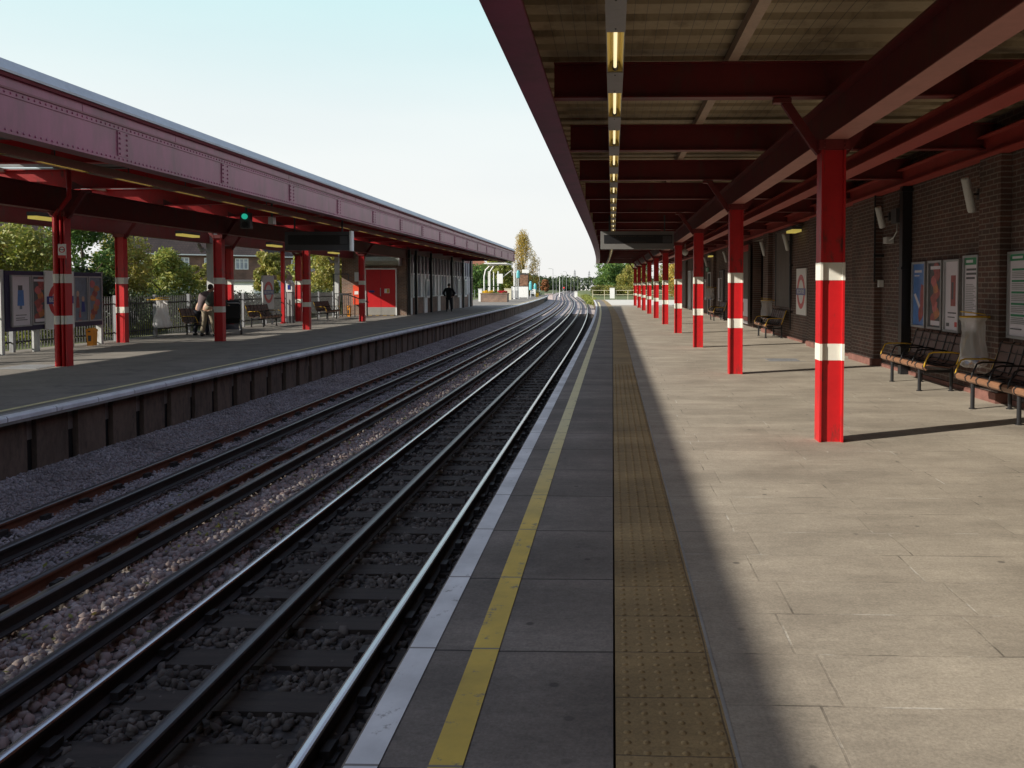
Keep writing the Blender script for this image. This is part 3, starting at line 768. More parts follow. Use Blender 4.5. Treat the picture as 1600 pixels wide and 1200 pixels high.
MB().sweep(iprof(-14.12, 3.09, 3.56, .22), LY0, 45, curve=False).build('main_girder', BEAMRED, lc)
for px in (-9.3, -12.6, -15.6):
    MB().box(px-.05, px+.05, LY0, LY1, 3.95, 4.03).build('purlin', PURLIN, lc)
y = 16.7-3.45*4
while y < 45:
    MB().prism([(-11.03, y+.08, 3.58), (-11.03, y+.08, 3.74), (-10.78, y+.08, 3.62)], (0,.02,0)).build('gusset', BEAMRED, lc); y += 3.45

# light trays
def tray(name, label, x, z, y0, y1, first, pitch, ln, m, curve, side=0):
    r = thing(name, label, 'light tray', (x, 30, z+.1))
    o = (lambda y: off(y)) if curve else (lambda y: 0)
    mb = MB(); w = .068
    mb.sweep([(x-w,z),(x-w+.006,z),(x-w+.006,z+.12),(x-w,z+.12)], y0, y1, curve=curve)
    mb.sweep([(x+w-.006,z),(x+w,z),(x+w,z+.12),(x+w-.006,z+.12)], y0, y1, curve=curve)
    mb.sweep([(x-w,z+.12),(x+w,z+.12),(x+w,z+.126),(x-w,z+.126)], y0, y1, curve=curve)
    y = first; prev = y0; rods = MB(); bolts = MB()
    while y < y1:
        if y > prev+.01: mb.sweep([(x-w,z-.004),(x+w,z-.004),(x+w,z),(x-w,z)], prev, y, curve=curve, ys=[prev, y])
        for q in (prev+.08, y-.08): bolts.dome((x+o(q), q, z-.004), .008, .006, (0,0,-1), n=5)
        rf = MB().sheet([(x-w+.007,z+.01),(x-w+.03,z+.08),(x+w-.03,z+.08),(x+w-.007,z+.01)], y, y+ln, curve=curve, ys=[y, y+ln])
        rf.box(x-w+.006+o(y), x+w-.006+o(y), y+ln-.015, y+ln, z+.005, z+.1)
        rf.build('reflector', REFL, r)
        MB().tube([(x+o(y), y+.05, z+.03), (x+o(y), y+ln-.07, z+.03)], .0135, 8).build('lamp_tube', TUBE, r, smooth=True)
        MB().tube([(x+o(y), y+ln-.07, z+.03), (x+o(y), y+ln-.02, z+.03)], .024, 8).build('lamp_holder', BLACK, r)
        rods.box(x-.008+o(y), x+.008+o(y), y+.4, y+.416, z+.126, 3.52 if curve else 3.62)
        prev = y+ln; y += pitch
    mb.build('housing', m, r); rods.build('hanger', DKGREY, r); bolts.build('bolts', BLACK, r)
    return r
tray('light_tray', 'long grey tray of glowing tube lamps under the right canopy', .02, 3.37, 1.0, 67.5, 5.86-1.83*2, 1.83, 1.10, TRAY, True)
lt = tray('light_tray', 'long tan tray of tube lamps under the left canopy edge', -8.0, 3.33, 1.0, 61, 5.9-1.83*2, 1.83, 1.25, TRAYB, False)

# ------------------------------------------------------------------ right station building
WX = 5.40
rb = thing('station_building', 'long dark red brick station building along the right platform', 'building', (WX+3, 30, 0))
GY0, GY1 = 29.7, 32.1
mb = MB()
mb.box(WX, WX+.3, -6, GY0, 0, 3.98).box(WX, WX+.3, GY1, 66, 0, 3.98).box(WX, WX+.3, GY0, GY1, 3.3, 3.98).box(WX+.3, WX+6, 65.7, 66, 0, 3.98).box(WX+.3, WX+6, -6, -5.7, 0, 3.98)
mb.build('wall', BRICKR, rb)
MB().box(WX-.05, WX+6.2, RY1-.0, RY1+.02, 3.9, 3.98).build('roof_edge', GREYROOF, rb)
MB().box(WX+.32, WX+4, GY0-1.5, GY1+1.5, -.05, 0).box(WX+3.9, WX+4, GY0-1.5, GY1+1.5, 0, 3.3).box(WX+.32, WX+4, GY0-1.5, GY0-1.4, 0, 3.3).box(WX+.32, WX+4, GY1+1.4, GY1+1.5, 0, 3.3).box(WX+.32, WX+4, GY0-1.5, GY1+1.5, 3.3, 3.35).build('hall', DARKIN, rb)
MB().box(WX-.06, WX+.1, GY0-.28, GY0, 0, 3.3).build('door_jamb', LTGREY, rb)
for y0, y1 in ((-2.0,-1.2),(5.0,5.7),(11.45,12.1),(16.85,18.4),(21.65,22.4),(28.3,29.2),(35.4,36.4),(43.6,44.6),(52,53),(60,61)):
    MB().box(WX-.15, WX-.003, y0, y1, .14, 3.40).build('pier', BRICKR, rb)
    MB().box(WX-.20, WX-.003, y0-.05, y1+.05, 0, .14).build('pier_base', PLINTH, rb)
MB().box(WX-.04, WX-.003, -6, GY0-.3, 0, .07).box(WX-.04, WX-.003, GY1+2.8, 66, 0, .07).build('plinth', PLINTH, rb)
# boarded openings and doors
def opening(nm, y0, y1, z0, z1, m, frame=LTGREY, sub=True):
    fr = FR(WX, y1)
    p = MB().fbox(fr, 0, y1-y0, z0, z1, .003, .05).build(nm, m, rb)
    if sub: MB().fbox(fr, -.06, 0, z0, z1, .003, .075).fbox(fr, y1-y0, y1-y0+.06, z0, z1, .003, .075).fbox(fr, -.06, y1-y0+.06, z1, z1+.06, .003, .075).build('frame', frame, p)
    return p
opening('boarded_window', 25.3, 27.4, .95, 3.3, BOARD, DKGREY)
opening('door', 40.3, 41.6, 0, 2.3, BOARD, DKGREY)
opening('door', 45.6, 46.8, 0, 2.3, DARKIN, LTGREY)
opening('boarded_window', 49, 51, .9, 2.9, BOARD, DKGREY)
opening('door', 54, 56, 0, 2.6, LTGREY, DKGREY)
opening('door', 57, 59, 0, 2.6, MIDGREY, LTGREY)
# display hoarding next to the entrance
fr = FR(WX-.1, 34.5)
hd = thing('display_hoarding', 'tall red and brown display hoarding beside the dark entrance of the right building', 'hoarding', (WX-.1, 33.3, 0))
MB().fbox(fr, 0, 2.3, .12, 3.2, 0, .08).build('panel', BOARD, hd)
MB().fbox(fr, .06, 2.24, .26, .40, .08, .092).build('red_stripe', REDEN, hd); MB().fbox(fr, 0, 2.3, 2.95, 3.2, .08, .092).build('red_header', REDEN, hd)
pp = MB().fbox(fr, .06, 2.24, 1.15, 2.9, .08, .09, 0).fbox(fr, .06, 2.24, .42, 1.1, .08, .09, 1).fbox(fr, .06, 2.24, .14, .24, .08, .09, 1).fbox(fr, .7, 1.3, .6, .95, .09, .095, 2).fbox(fr, .1, .9, 1.75, 2.05, .09, .095, 1)
pp.fbox(fr, .4,.62,.62,.92,.09,.095,2).build('poster_sheets', [BOARD, PAPER, REDP], hd)
# pipes on the wall
def pipe(label, y, z0, z1, r, x=WX-.07, name='wall_pipe', n=8, boxy=False):
    mb = MB()
    if boxy: mb.box(x-r, x+r, y-r, y+r, z0, z1)
    else: mb.tube([(x, y, z0), (x, y, z1)], r, n)
    z = z0+.5
    while z < z1: mb.box(x-r*1.3, WX-.001, y-r*1.3, y+r*1.3, z, z+.05); z += 1.4
    return tag(mb.build(name, BLACK, origin=(x, y, z0)), label, 'pipe')
pipe('thick black square downpipe beside the blue poster', 15.25, 0, 3.4, .08, x=WX-.10, name='downpipe', boxy=True)
pipe('thin black conduit ending halfway down the brick wall above the first full bench', 16.75, 1.68, 3.4, .018, x=WX-.18, name='conduit')
pipe('thick black downpipe beyond the roundel sign pier', 21.4, 0, 3.4, .09, name='downpipe')
pipe('black downpipe left of the dark entrance', 37.5, 0, 3.4, .07, name='downpipe')
pipe('thin dark conduit beside the boarded window', 25.1, .3, 3.4, .02, name='conduit')
pipe('short black conduit feeding the nearest wall loudspeaker', 12.2, 3.0, 3.4, .016, x=WX-.02, name='conduit')
MB1 = MB().box(WX-.1, WX-.01, 16.70, 16.80, 1.58, 1.72)
tag(MB1.build('switch_box', LTGREY, origin=(WX-.1, 16.75, 1.58)), 'small pale switch box at the end of the thin conduit', 'switch box')

# ------------------------------------------------------------------ wall furniture, right side
def poster(label, fr, w, z0, z1, art, cat='poster', frame=SILVER):
    O = fr[0]
    r = thing('framed_poster', label, cat, (O[0], O[1]+fr[1][1]*w/2, z0))
    f = .035
    MB().fbox(fr, 0, f, z0, z1, 0, .05).fbox(fr, w-f, w, z0, z1, 0, .05).fbox(fr, f, w-f, z0, z0+f, 0, .05).fbox(fr, f, w-f, z1-f, z1, 0, .05).build('frame', frame, r)
    mats = [PAPER]; sh = MB().fbox(fr, f, w-f, z0+f, z1-f, .0, .02)
    art_mb = MB(); am = []
    W, H = w-2*f, z1-z0-2*f
    def M(m):
        if m not in am: am.append(m)
        return am.index(m)
    lay = [0]
    def rect(u0, u1, v0, v1, m): lay[0] += 1; art_mb.fbox(fr, f+u0*W, f+u1*W, z0+f+v0*H, z0+f+v1*H, .02, .021+.0006*lay[0], M(m))
    def poly(pts, m): lay[0] += 1; art_mb.fpoly(fr, [(f+u*W, z0+f+v*H) for u, v in pts], .02, .021+.0006*lay[0], M(m))
    art(rect, poly)
    s = sh.build('sheet', PAPER, r)
    art_mb.build('print', am, s)
    return r
def blob(cx, cy, rx, ry, n=11, jag=.25, seed=1):
    rnd = random.Random(seed)
    return [(cx+rx*math.cos(2*math.pi*k/n)*(1-jag*rnd.random()), cy+ry*math.sin(2*math.pi*k/n)*(1-jag*rnd.random())) for k in range(n)]
def art_blue(rect, poly):
    rect(0,1,0,1,SKYBLUE); poly(blob(.75,.45,.22,.3,9,.4,2), REDP); poly([(.05,.5),(.2,.52),(.75,.25),(.7,.18)], PAPER); poly(blob(.65,.2,.25,.18,9,.4,4), REDP); rect(.1,.7,.86,.9,PAPER); rect(.1,.5,.8,.82,PAPER)
def art_red(rect, poly):
    rect(0,1,0,1,INK); 
    for k in range(9): poly(blob(.3+.4*((k*37) % 10)/10, .12+.1*k, .28, .12, 9, .4, k), (REDP, ORANGEP, PINKP, REDP)[k % 4])
    rect(.15,.85,.03,.10,PAPER); rect(.1,.9,.9,.95,PAPER)
def art_white(rect, poly):
    rect(.4,.75,.35,.8,REDP); rect(.45,.6,.45,.7,INK); rect(.2,.8,.24,.26,INK); rect(.2,.7,.18,.195,INK); rect(.7,.9,.05,.12,REDEN); rect(.1,.3,.05,.1,INK)
def art_notice(rect, poly):
    rect(0,1,.9,1,GREEN); rect(.08,.6,.93,.97,PAPER); rect(.1,.9,.82,.85,INK); rect(.1,.85,.76,.79,INK); rect(.1,.75,.70,.73,INK)
    for k in range(16): rect(.1,.6+.3*((k*7) % 5)/5,.62-.025*k,.63-.025*k,MIDGREY)
def art_list(rect, poly):
    rect(0,1,.92,1,GREEN); rect(.08,.5,.945,.975,PAPER)
    for k in range(5):
        v = .80-.14*k
        rect(.08,.7,v,v+.025,GREEN)
        for q in range(4): rect(.08,.55+.35*((k*5+q*3) % 4)/4,v-.025-.022*q,v-.015-.022*q,MIDGREY)
    rect(.82,.92,.03,.07,REDEN); rect(.08,.5,.08,.09,INK)
PX_ = WX-.012
poster('blue poster with a red figure on the right brick wall', FR(PX_, 15.03), .63, .88, 2.02, art_blue)
poster('dark poster crowded with red and orange shapes on the right wall', FR(PX_, 14.28), .60, .88, 2.02, art_red)
poster('white poster with a dark red block on the right wall', FR(PX_, 13.60), .60, .87, 2.02, art_white)
poster('white notice with a green heading behind the nearest litter bag', FR(PX_, 12.86), .52, .92, 2.06, art_notice, 'notice')
poster('tall timetable with a green heading and green bars nearest the camera', FR(PX_, 11.42), .74, .90, 2.06, art_list, 'timetable')
poster('pale faded poster beside the far bench on the right wall', FR(PX_, 42.4), 1.5, .85, 2.0, art_white)
poster('narrow red and white poster left of the far door', FR(PX_, 48.6), .8, .8, 2.0, art_red)

def roundel(label, fr, w, z0, z1, posts=False):
    O = fr[0]; mid = (O[0]+fr[1][0]*w/2, O[1]+fr[1][1]*w/2, z0)
    r = thing('roundel_sign', label, 'station sign', mid)
    MB().fbox(fr, 0, w, z0, z1, 0, .03).build('panel', LTGREY if posts else WHITE, r)
    cu, cv = w/2, (z0+z1)/2
    R1 = w*.40
    MB().ring(fr, cu, cv, R1*.70, R1, .03, .036, 40).build('ring', REDEN, r)
    MB().fbox(fr, w*.04, w*.96, cv-.095, cv+.095, .036, .042).build('name_bar', BLUE, r)
    p = Vector((O[0]+fr[1][0]*cu+fr[2][0]*.0445, O[1]+fr[1][1]*cu+fr[2][1]*.0445, cv))-r.location
    lettering('BECONTREE', .155, WHITE, r, p, (R(90), 0, R(90) if fr[2][0] > 0 else R(-90)))
    if posts:
        for u in (.08, w-.08):
            MB().fbox(fr, u-.03, u+.03, 0, z1, -.06, 0).build('post', GALV, r)
    return r
roundel('white station sign with red ring and blue name bar on the right brick wall', FR(WX-.012, 24.43), 1.22, .78, 2.10)
# second sign on the same wall, far away
# loudspeakers
def speaker(label, x, y, z, lng=.52):
    r = thing('loudspeaker', label, 'loudspeaker', (x, y, z))
    d = Vector((.30, .22, -.93)).normalized() if x > 0 else Vector((-.3,.2,-.9)).normalized()
    a = Vector((x, y, z)); 
    MB().tube([a-d*lng/2, a-d*lng*.45, a+d*lng*.45, a+d*lng/2], [.055,.062,.062,.055], 12).build('body', LTGREY, r, smooth=True)
    wx = WX if x > 0 else x-.3
    MB().tube([a, (wx-.05, y+.12, z+.02), (wx-.01, y+.12, z+.02)], .014, 6).box(wx-.03, wx-.003, y+.06, y+.18, z-.06, z+.1).build('bracket', DKGREY, r)
    return r
speaker('pale tube loudspeaker high on the wall nearest the camera', WX-.22, 12.3, 2.93)
speaker('pale tube loudspeaker with dangling cable above the end of the first bench', WX-.22, 16.3, 2.93, .42)
speaker('pale tube loudspeaker above the boarded window and third bench', WX-.22, 25.1, 2.92)
speaker('pale tube loudspeaker just right of the dark entrance', WX-.22, 28.9, 2.9)
speaker('pale tube loudspeaker left of the dark entrance', WX-.22, 38.5, 2.95)
speaker('pale tube loudspeaker farthest along the right wall', WX-.22, 46.5, 2.95)
cb = thing('junction_box', 'grey junction box with looping cable by the second loudspeaker', 'junction box', (WX-.1, 15.85, 2.8))
MB().box(WX-.12, WX-.003, 15.70, 15.98, 2.78, 3.05).build('case', DKGREY, cb)
MB().tube([(WX-.06, 15.8, 2.78), (WX-.1, 15.7, 2.62), (WX-.12, 15.85, 2.5), (WX-.1, 16.1, 2.48)], .012, 6).box(WX-.16, WX-.02, 16.1, 16.3, 2.42, 2.54).build('cable', LTGREY, cb)
def bulkhead(label, c, dx, dy, n=(-1,0,0)):
    r = thing('bulkhead_light', label, 'lamp', c)
    x, y, z = c
    MB().box(x-dx, x+dx, y-dy, y+dy, z, z+.09).build('housing', DKGREY, r)
    MB().box(x-dx*.92, x+dx*.92, y-dy*.96, y+dy*.96, z-.07, z-.001).build('diffuser', BULK, r)
bulkhead('yellow box lamp on the right wall above the station sign', (WX-.22, 24.0, 3.20), .14, .42)
bulkhead('small yellow box lamp far along the right wall', (WX-.22, 44.0, 3.2), .14, .4)
for i, (x, y) in enumerate(((-13.35,19.4),(-13.35,25.9),(-13.35,32.6),(-13.35,39.6))):
    bulkhead(f'yellow box lamp under the left canopy, {ORD[i]} along the back beam', (x, y, 3.22), .12, .55)
o = thing('dome_camera', 'small pale dome camera hanging between the far right columns', 'camera', (3.3, 37.6, 3.1))
MB().tube([(3.3+off(37), 37.6, 3.5), (3.3+off(37), 37.6, 3.25)], .02, 8).lathe([(.05,.18),(.14,.14),(.15,.05),(.12,-.04),(.05,-.1),(.01,-.11)], (3.3+off(37), 37.6, 3.08), 14).build('dome', LTGREY, o, smooth=True)
ex = thing('exit_sign', 'dim green exit sign above the far right doorway', 'exit sign', (WX-.1, 46.2, 2.42))
fr = FR(WX-.14, 46.7)
MB().fbox(fr, 0, 1.0, 2.4, 2.62, 0, .05).build('case', GREEN, ex)
lettering('EXIT', .2, WHITE, ex, Vector((WX-.193, 46.2, 2.51))-ex.location, (R(90), 0, R(-90)))
for nm_, lab, x0, x1, y0, y1 in (('floor_grating', 'flat metal drain grating set in the right platform paving', 3.35, 4.0, 17.8, 18.3), ('floor_grating', 'dark drain grating in front of the nearest left column', -11.9, -11.1, 15.7, 16.5)):
    g = thing(nm_, lab, 'grating', ((x0+x1)/2, (y0+y1)/2, 0))
    mb = MB(); k = y0
    while k < y1: mb.box(x0, x1, k, k+.035, .003, .012); k += .07
    mb.build('bars', GALV, g)
    MB().box(x0-.1, x1+.1, y0-.1, y0-.03, .003, .006).box(x0-.1, x1+.1, y1+.03, y1+.1, .003, .006).build('frame', CONCLT, g)

# ------------------------------------------------------------------ benches
def make_bench(sticker=False):
    r = thing('platform_bench', 'bench', 'bench')
    Lh = 1.0
    prof = [(-.285,.345),(-.315,.37),(-.32,.405),(-.295,.435),(-.25,.437),(-.10,.415),(.06,.405),(.13,.42),(.175,.47),(.215,.58),(.255,.72),(.285,.83),(.315,.865)]
    def strip(a, b, th=.018):
        up = prof[a:b+1]; lo = []
        for i, (x, z) in enumerate(up):
            i2 = a+i; p0 = prof[max(i2-1,0)]; p1 = prof[min(i2+1,len(prof)-1)]
            dx, dz = p1[0]-p0[0], p1[1]-p0[1]; L = math.hypot(dx, dz)
            lo.append((x+dz/L*th, z-dx/L*th))
        return up+lo[::-1]
    MB().sweep(strip(0,4), -Lh, Lh, curve=False).build('front_roll', WOOD, r, world=False)
    MB().sweep(strip(4,7), -Lh, Lh, curve=False).build('seat', WOODDK, r, world=False)
    MB().sweep(strip(7,12), -Lh, Lh, curve=False).build('backrest', WOODDK, r, world=False)
    g = MB(); pts = [(x-.006 if i < 4 else x-.004, z+.007) for i, (x, z) in enumerate(prof)]
    for y in (-.98,-.66,-.33,0,.33,.66,.98): g.tube([(x, y, z) for x, z in pts], .009, 6)
    for i in (4,5,6,7,8,9,10,11): g.tube([(pts[i][0]-.003, -Lh, pts[i][1]+.003), (pts[i][0]-.003, Lh, pts[i][1]+.003)], .007, 6)
    g.build('strapping', BLACK, r, world=False)
    def arm(y, m):
        MB().tube([(-.315,y,.40),(-.30,y,.47),(-.24,y,.60),(-.18,y,.62),(.10,y,.62),(.22,y,.60)], .0115, 8).tube([(.16,y,.44),(.22,y,.60),(.30,y,.84),(.32,y,.87)], .0115, 8).build('armrest', m, r, smooth=True, world=False)
    arm(-1.0, YELLOW); arm(1.0, YELLOW)
    for y in (-.5, 0, .5): arm(y, BLACK)
    for y in (-.62, .62):
        for x in (-.24, .24): MB().tube([(x,y,0),(x,y,.012),(x,y,.013),(x,y,.40 if x < 0 else .55)], [.045,.045,.026,.026], 10).build('leg', BLACK, r, smooth=False, world=False)
        MB().bar((-.24,y,.30), (.24,y,.30), .04, .04).build('stretcher', BLACK, r, world=False)
    MB().bar((.24,-.62,.30), (.24,.62,.30), .035, .035).build('stretcher', BLACK, r, world=False)
    return r
b0 = make_bench()
BENCH = [(4.93,10.30,0,'brown bench under the green timetable, nearest the camera on the right platform'),
 (4.93,13.42,0,'brown bench with yellow ends below the blue, dark and white posters'),
 (4.95,26.3,0,'brown bench below the station sign with a litter bag at its end'),
 (4.93,39.2,0,'farthest brown bench against the right brick wall'),
 (-13.75,27.6,math.pi,'bench by the left fence beside the white litter bag'),
 (-13.8,32.6,math.pi,'bench by the left fence under the station sign, beyond the pushchair'),
 (-13.8,39.9,math.pi,'farthest bench by the left fence near the red door building')]
for i, (x, y, a, lab) in enumerate(BENCH):
    o = b0 if i == 0 else copy_tree(b0)
    o.location = (x, y, 0); o.rotation_euler = (0,0,a); o['label'] = lab; o['group'] = 'platform benches'

# ------------------------------------------------------------------ litter bags
def litter(label, x, y, ztop, h, r0, wall, clear, flare=0):
    r = thing('litter_bag', label, 'litter bag', (x, y, ztop-h))
    s = 1 if wall > x else -1
    tl = MB()
    tl.tube([(x+r0*1.02*math.cos(q*.3142), y+r0*1.02*math.sin(q*.3142), ztop+.012) for q in range(21)], .012, 6, cap=False)
    tl.bar((x+s*r0*.9, y, ztop+.01), (wall-s*.003, y, ztop+.01), .06, .03)
    tl.build('hoop', YELLOW, r, smooth=False)
    # lid tipped open, hinged on the wall side
    n = 18
    vs = [(x+s*r0*.9-s*(r0*(1+math.cos(2*math.pi*k/n)))*.97, y+r0*math.sin(2*math.pi*k/n), ztop+.06+.02*math.cos(2*math.pi*k/n)) for k in range(n)]
    MB().prism(vs, (0,0,.012)).build('lid', YELLOW, r)
    bg = MB(); n = 48; prof = [(1.08,.012),(1.1,-.03),(.90,-.07),(.86,-.16),(.84,-.3),(.88,-.45),(.94,-.6),(1.02,-.75),(1.06,-.86),(.98,-.94),(.7,-.99),(.05,-1.0)]
    vs = []
    if flare: prof = [(q*(.78-.45*z), z) for q, z in prof]
    for i, (q, z) in enumerate(prof):
        for k in range(n):
            a = 2*math.pi*k/n
            rr = r0*q*(1+.10*math.sin(a*5+z*3)*min(1, max(0,-z)*4)+.07*math.sin(a*11+z*5+math.sin(z*9))*min(1,max(0,-z)*6)+.04*math.sin(a*3+z*14))
            vs.append((x+rr*math.cos(a), y+rr*math.sin(a), ztop+z*h))
    bg.add(vs, [(i*n+k, i*n+(k+1) % n, (i+1)*n+(k+1) % n, (i+1)*n+k) for i in range(len(prof)-1) for k in range(n)])
    bg.build('bag', clear, r, smooth=True)
    ru = MB()
    mm = [WHITE, ORANGE, SKYBLUE, PAPER, BOARD]
    for k in range(14):
        c = (x+random.uniform(-.6,.6)*r0, y+random.uniform(-.6,.6)*r0, ztop-h*random.uniform(.80,.95)); q = random.uniform(.03,.06)
        ru.lathe([(.01,-q),(q,-q*.5),(q*.8,q*.3),(.01,q)], c, 7, mi=k % 5, wob=.3)
    ru.build('rubbish', mm, r)
    return r
litter('clear litter bag on a yellow hoop beside the green headed notice', 5.03, 11.72, 1.16, .70, .17, WX-.15, BAG)
litter('clear litter bag by the boarded window at the far end of a bench', 5.1, 27.6, 1.12, .62, .19, WX, BAG)
litter('white litter bag on a yellow hoop hanging from the left fence', -13.95, 25.4, 1.17, .86, .20, -14.4, WHITEBAG, 1)
litter('pale litter bag hanging far along the right wall beyond the bench', 5.1, 43.5, 1.5, .6, .2, WX, BAG)

# ------------------------------------------------------------------ train indicators and signals
def indicator(label, x0, x1, y, z0, z1, hang, face):
    r = thing('train_indicator', label, 'train indicator', ((x0+x1)/2, y, z0))
    MB().box(x0, x1, y, y+.22, z0, z1).build('case', mat('indicator_grey', (.15,.145,.14), .5, var=.1) if face else DKGREY, r)
    MB().box(x0+.10, x1-.04, y-.012, y-.001, z0+.16, z1-.10).build('screen', BLACK, r)
    MB().box(x0+1.7*(x1-x0)/2, x1-.06, y-.016, y-.013, z0+.18, z1-.13).build('clock_window', DKGREY, r)
    d = MB()
    for k in range(22):
        if k % 5 != 3: d.box(x0+.3+k*.055, x0+.33+k*.055, y-.0165, y-.0125, z1-.145, z1-.135)
    for k in range(9): d.box(x0+.85+k*.05, x0+.88+k*.05, y-.0165, y-.0125, z0+.19, z0+.20)
    if face: d.build('dot_text', mat('dim_amber_print', (.12,.07,.03), .6), r)
    for x in (x0+.25, x1-.25): MB().box(x-.02, x+.02, y+.09, y+.13, z1, hang).build('hanger', DKGREY, r)
    return r
indicator('dark hanging train indicator under the right canopy', -.34, 1.72, 23.5, 2.64, 3.14, 3.6, True)
li = indicator('dark hanging train indicator over the left platform edge', -9.52, -7.62, 24.0, 2.64, 3.18, 3.7, False)
MB().box(-7.615, -7.56, 23.97, 24.20, 2.62, 3.2).build('end_bracket', WHITE, li)
sg = thing('repeater_signal', 'two lamp signal showing green under the left canopy', 'signal', (-8.9, 20.0, 3.0))
fr = FN(-9.02, 20.0)
MB().fbox(fr, 0, .24, 3.0, 3.38, -.14, 0).build('case', DKGREY, sg)
MB().tube([(-8.9, 19.95, 3.285), (-8.9, 20.0, 3.285)], .066, 14).build('green_lens', glow('green_signal_light', (.03,.62,.42), .42), sg, smooth=False)
MB().tube([(-8.9, 19.97, 3.09), (-8.9, 20.0, 3.09)], .075, 14).build('dark_lens', BLACK, sg)
MB().box(-8.92, -8.88, 20.05, 20.09, 3.38, 3.7).build('hanger', DKGREY, sg)
sb = thing('signal_box', 'small pale box hanging right of the green signal', 'box', (-8.35, 20.3, 3.1))
MB().box(-8.42, -8.30, 20.2, 20.38, 3.12, 3.29).build('case', LTGREY, sb); MB().box(-8.38, -8.34, 20.27, 20.31, 3.29, 3.7).build('hanger', DKGREY, sb)

# ------------------------------------------------------------------ left fence and display boards
fe = thing('railing_fence', 'dark picket fence with pale posts behind the left platform', 'fence', (-14.5, 24, 0))
y = 5.0; k = 0
while y < 43.4:
    y1 = min(y+2.1, 43.6)
    mb = MB(); q = y+.11
    while q < y1-.05:
        mb.box(-14.512, -14.488, q-.012, q+.012, .06, 1.26).box(-14.508, -14.492, q-.006, q+.006, 1.26, 1.30); q += .115
    mb.box(-14.525, -14.513, y, y1, .22, .26).box(-14.525, -14.513, y, y1, 1.06, 1.10)
    mb.build('picket_panel', DKGREY, fe)
    MB().box(-14.55, -14.45, y-.04, y+.04, 0, 1.33).build('post', GALV, fe)
    y += 2.1
# fence beyond the building
fe2 = thing('railing_fence', 'pale railing along the open left platform end beyond the building', 'fence', (-17, 100, 0))
mb = MB(); 
for k in range(24):
    y = 70+3*k; mb.box(-17.03+off(y), -16.97+off(y), y-.03, y+.03, -.3, 1.1)
for z in (.55, 1.05): mb.sweep([(-17.02,z),(-16.98,z),(-16.98,z+.04),(-17.02,z+.04)], 70, 140)
mb.build('rails', GALV, fe2)

bd = thing('poster_board', 'free standing dark board carrying posters in front of the left fence', 'notice board', (-14.12, 20.9, 0))
MB().box(-14.24, -14.02, 18.87, 22.5, .54, 1.96).build('board', NAVY, bd)
for y in (18.82, 20.0, 21.3, 22.55): MB().box(-14.2, -14.06, y-.05, y+.05, 0, .54 if 19.2 < y < 22.5 else 1.98).build('post', LTGREY, bd)
def art_man(rect, poly):
    rect(.35,.6,.72,.82,INK); poly([(.3,.4),(.68,.4),(.66,.72),(.34,.72)], SKYBLUE); rect(.42,.56,.33,.4,SLATEP); rect(.2,.8,.2,.215,INK); rect(.2,.85,.1,.115,INK); rect(.2,.7,.14,.155,INK)
def art_pair(rect, poly):
    rect(0,1,0,1,SLATEP); poly(blob(.28,.62,.12,.08,12,.1,1), SKINP); poly([(.12,.3),(.42,.3),(.36,.56),(.2,.56)], REDP); poly(blob(.7,.5,.12,.07,12,.1,2), SKINP); poly([(.55,.2),(.86,.2),(.8,.44),(.6,.44)], BLUE); poly([(.3,.0),(.55,.0),(.42,.28)], PINKP); rect(.1,.9,.02,.07,SLATEP)
def art_fire(rect, poly):
    rect(0,1,0,1,SLATEP)
    for k in range(8): poly(blob(.25+.5*((k*53) % 10)/10, .08+.11*k, .3, .11, 9, .4, k+30), (ORANGEP, REDP, ORANGEP, PINKP)[k % 4])
fx = -14.015
poster('white poster with a small blue figure on the left platform board', FL(fx, 19.0), .66, .64, 1.86, art_man)
poster('dark poster with red and brown shapes left of the left platform roundel', FL(fx, 19.69), .60, .66, 1.86, art_red)
poster('slate poster with two small cartoon people right of the left platform roundel', FL(fx, 21.25), .58, .66, 1.86, art_pair)
poster('orange and red poster at the far end of the left platform board', FL(fx, 21.86), .58, .66, 1.86, art_fire)
roundel('white station sign with red ring mounted on the poster board', FL(-13.99, 20.13), 1.10, .52, 1.98)
roundel('station sign with red ring standing on posts in front of the left fence', FL(-14.2, 33.4), 1.1, .66, 2.03, posts=True)
for lab, x, y, h, m in (('orange grit bin beside the poster board', -13.75, 21.6, .5, ORANGE), ('orange bin at the end of the fence near the brick building', -13.6, 42.6, .62, ORANGE)):
    r = thing('grit_bin', lab, 'bin', (x, y, 0))
    MB().prism([(x-.07,y-.1,.03),(x+.07,y-.1,.03),(x+.09,y-.1,h*.8),(x-.09,y-.1,h*.8)], (0,.2,0)).build('body', m, r)
    MB().prism([(x-.1,y-.11,h*.8),(x+.1,y-.11,h*.8),(x+.09,y-.11,h*.92),(x,y-.11,h),(x-.09,y-.11,h*.92)], (0,.22,0)).build('lid', m, r)
    MB().box(x-.04, x+.04, y-.106, y-.101, h*.3, h*.6).box(x-.03, x+.03, y-.12, y-.11, h*.78, h*.84).build('label', DKGREY, r)
def pole(name, label, x, y, h, w, m, cam=True, z0=0):
    r = thing(name, label, 'post', (x, y, z0))
    MB().box(x-w/2, x+w/2, y-w/2, y+w/2, z0, h).box(x-w*.7, x+w*.7, y-w*.7, y+w*.7, z0, z0+.05).build('shaft', m, r)
    if cam:
        MB().tube([(x, y-w/2, 2.75), (x-.2, y-.35, 2.95)], .03, 8).tube([(x-.1, y-.5, 2.8), (x-.32, y-.30, 3.05)], .06, 10).build('camera', LTGREY, r)
    return r
pole('tall_post', 'broad white post rising behind the stooping people', -14.1, 29.0, 4.0, .27, LTGREY)
pole('tall_post', 'white post beside the corner of the brick building', -14.2, 42.6, 4.0, .2, LTGREY)
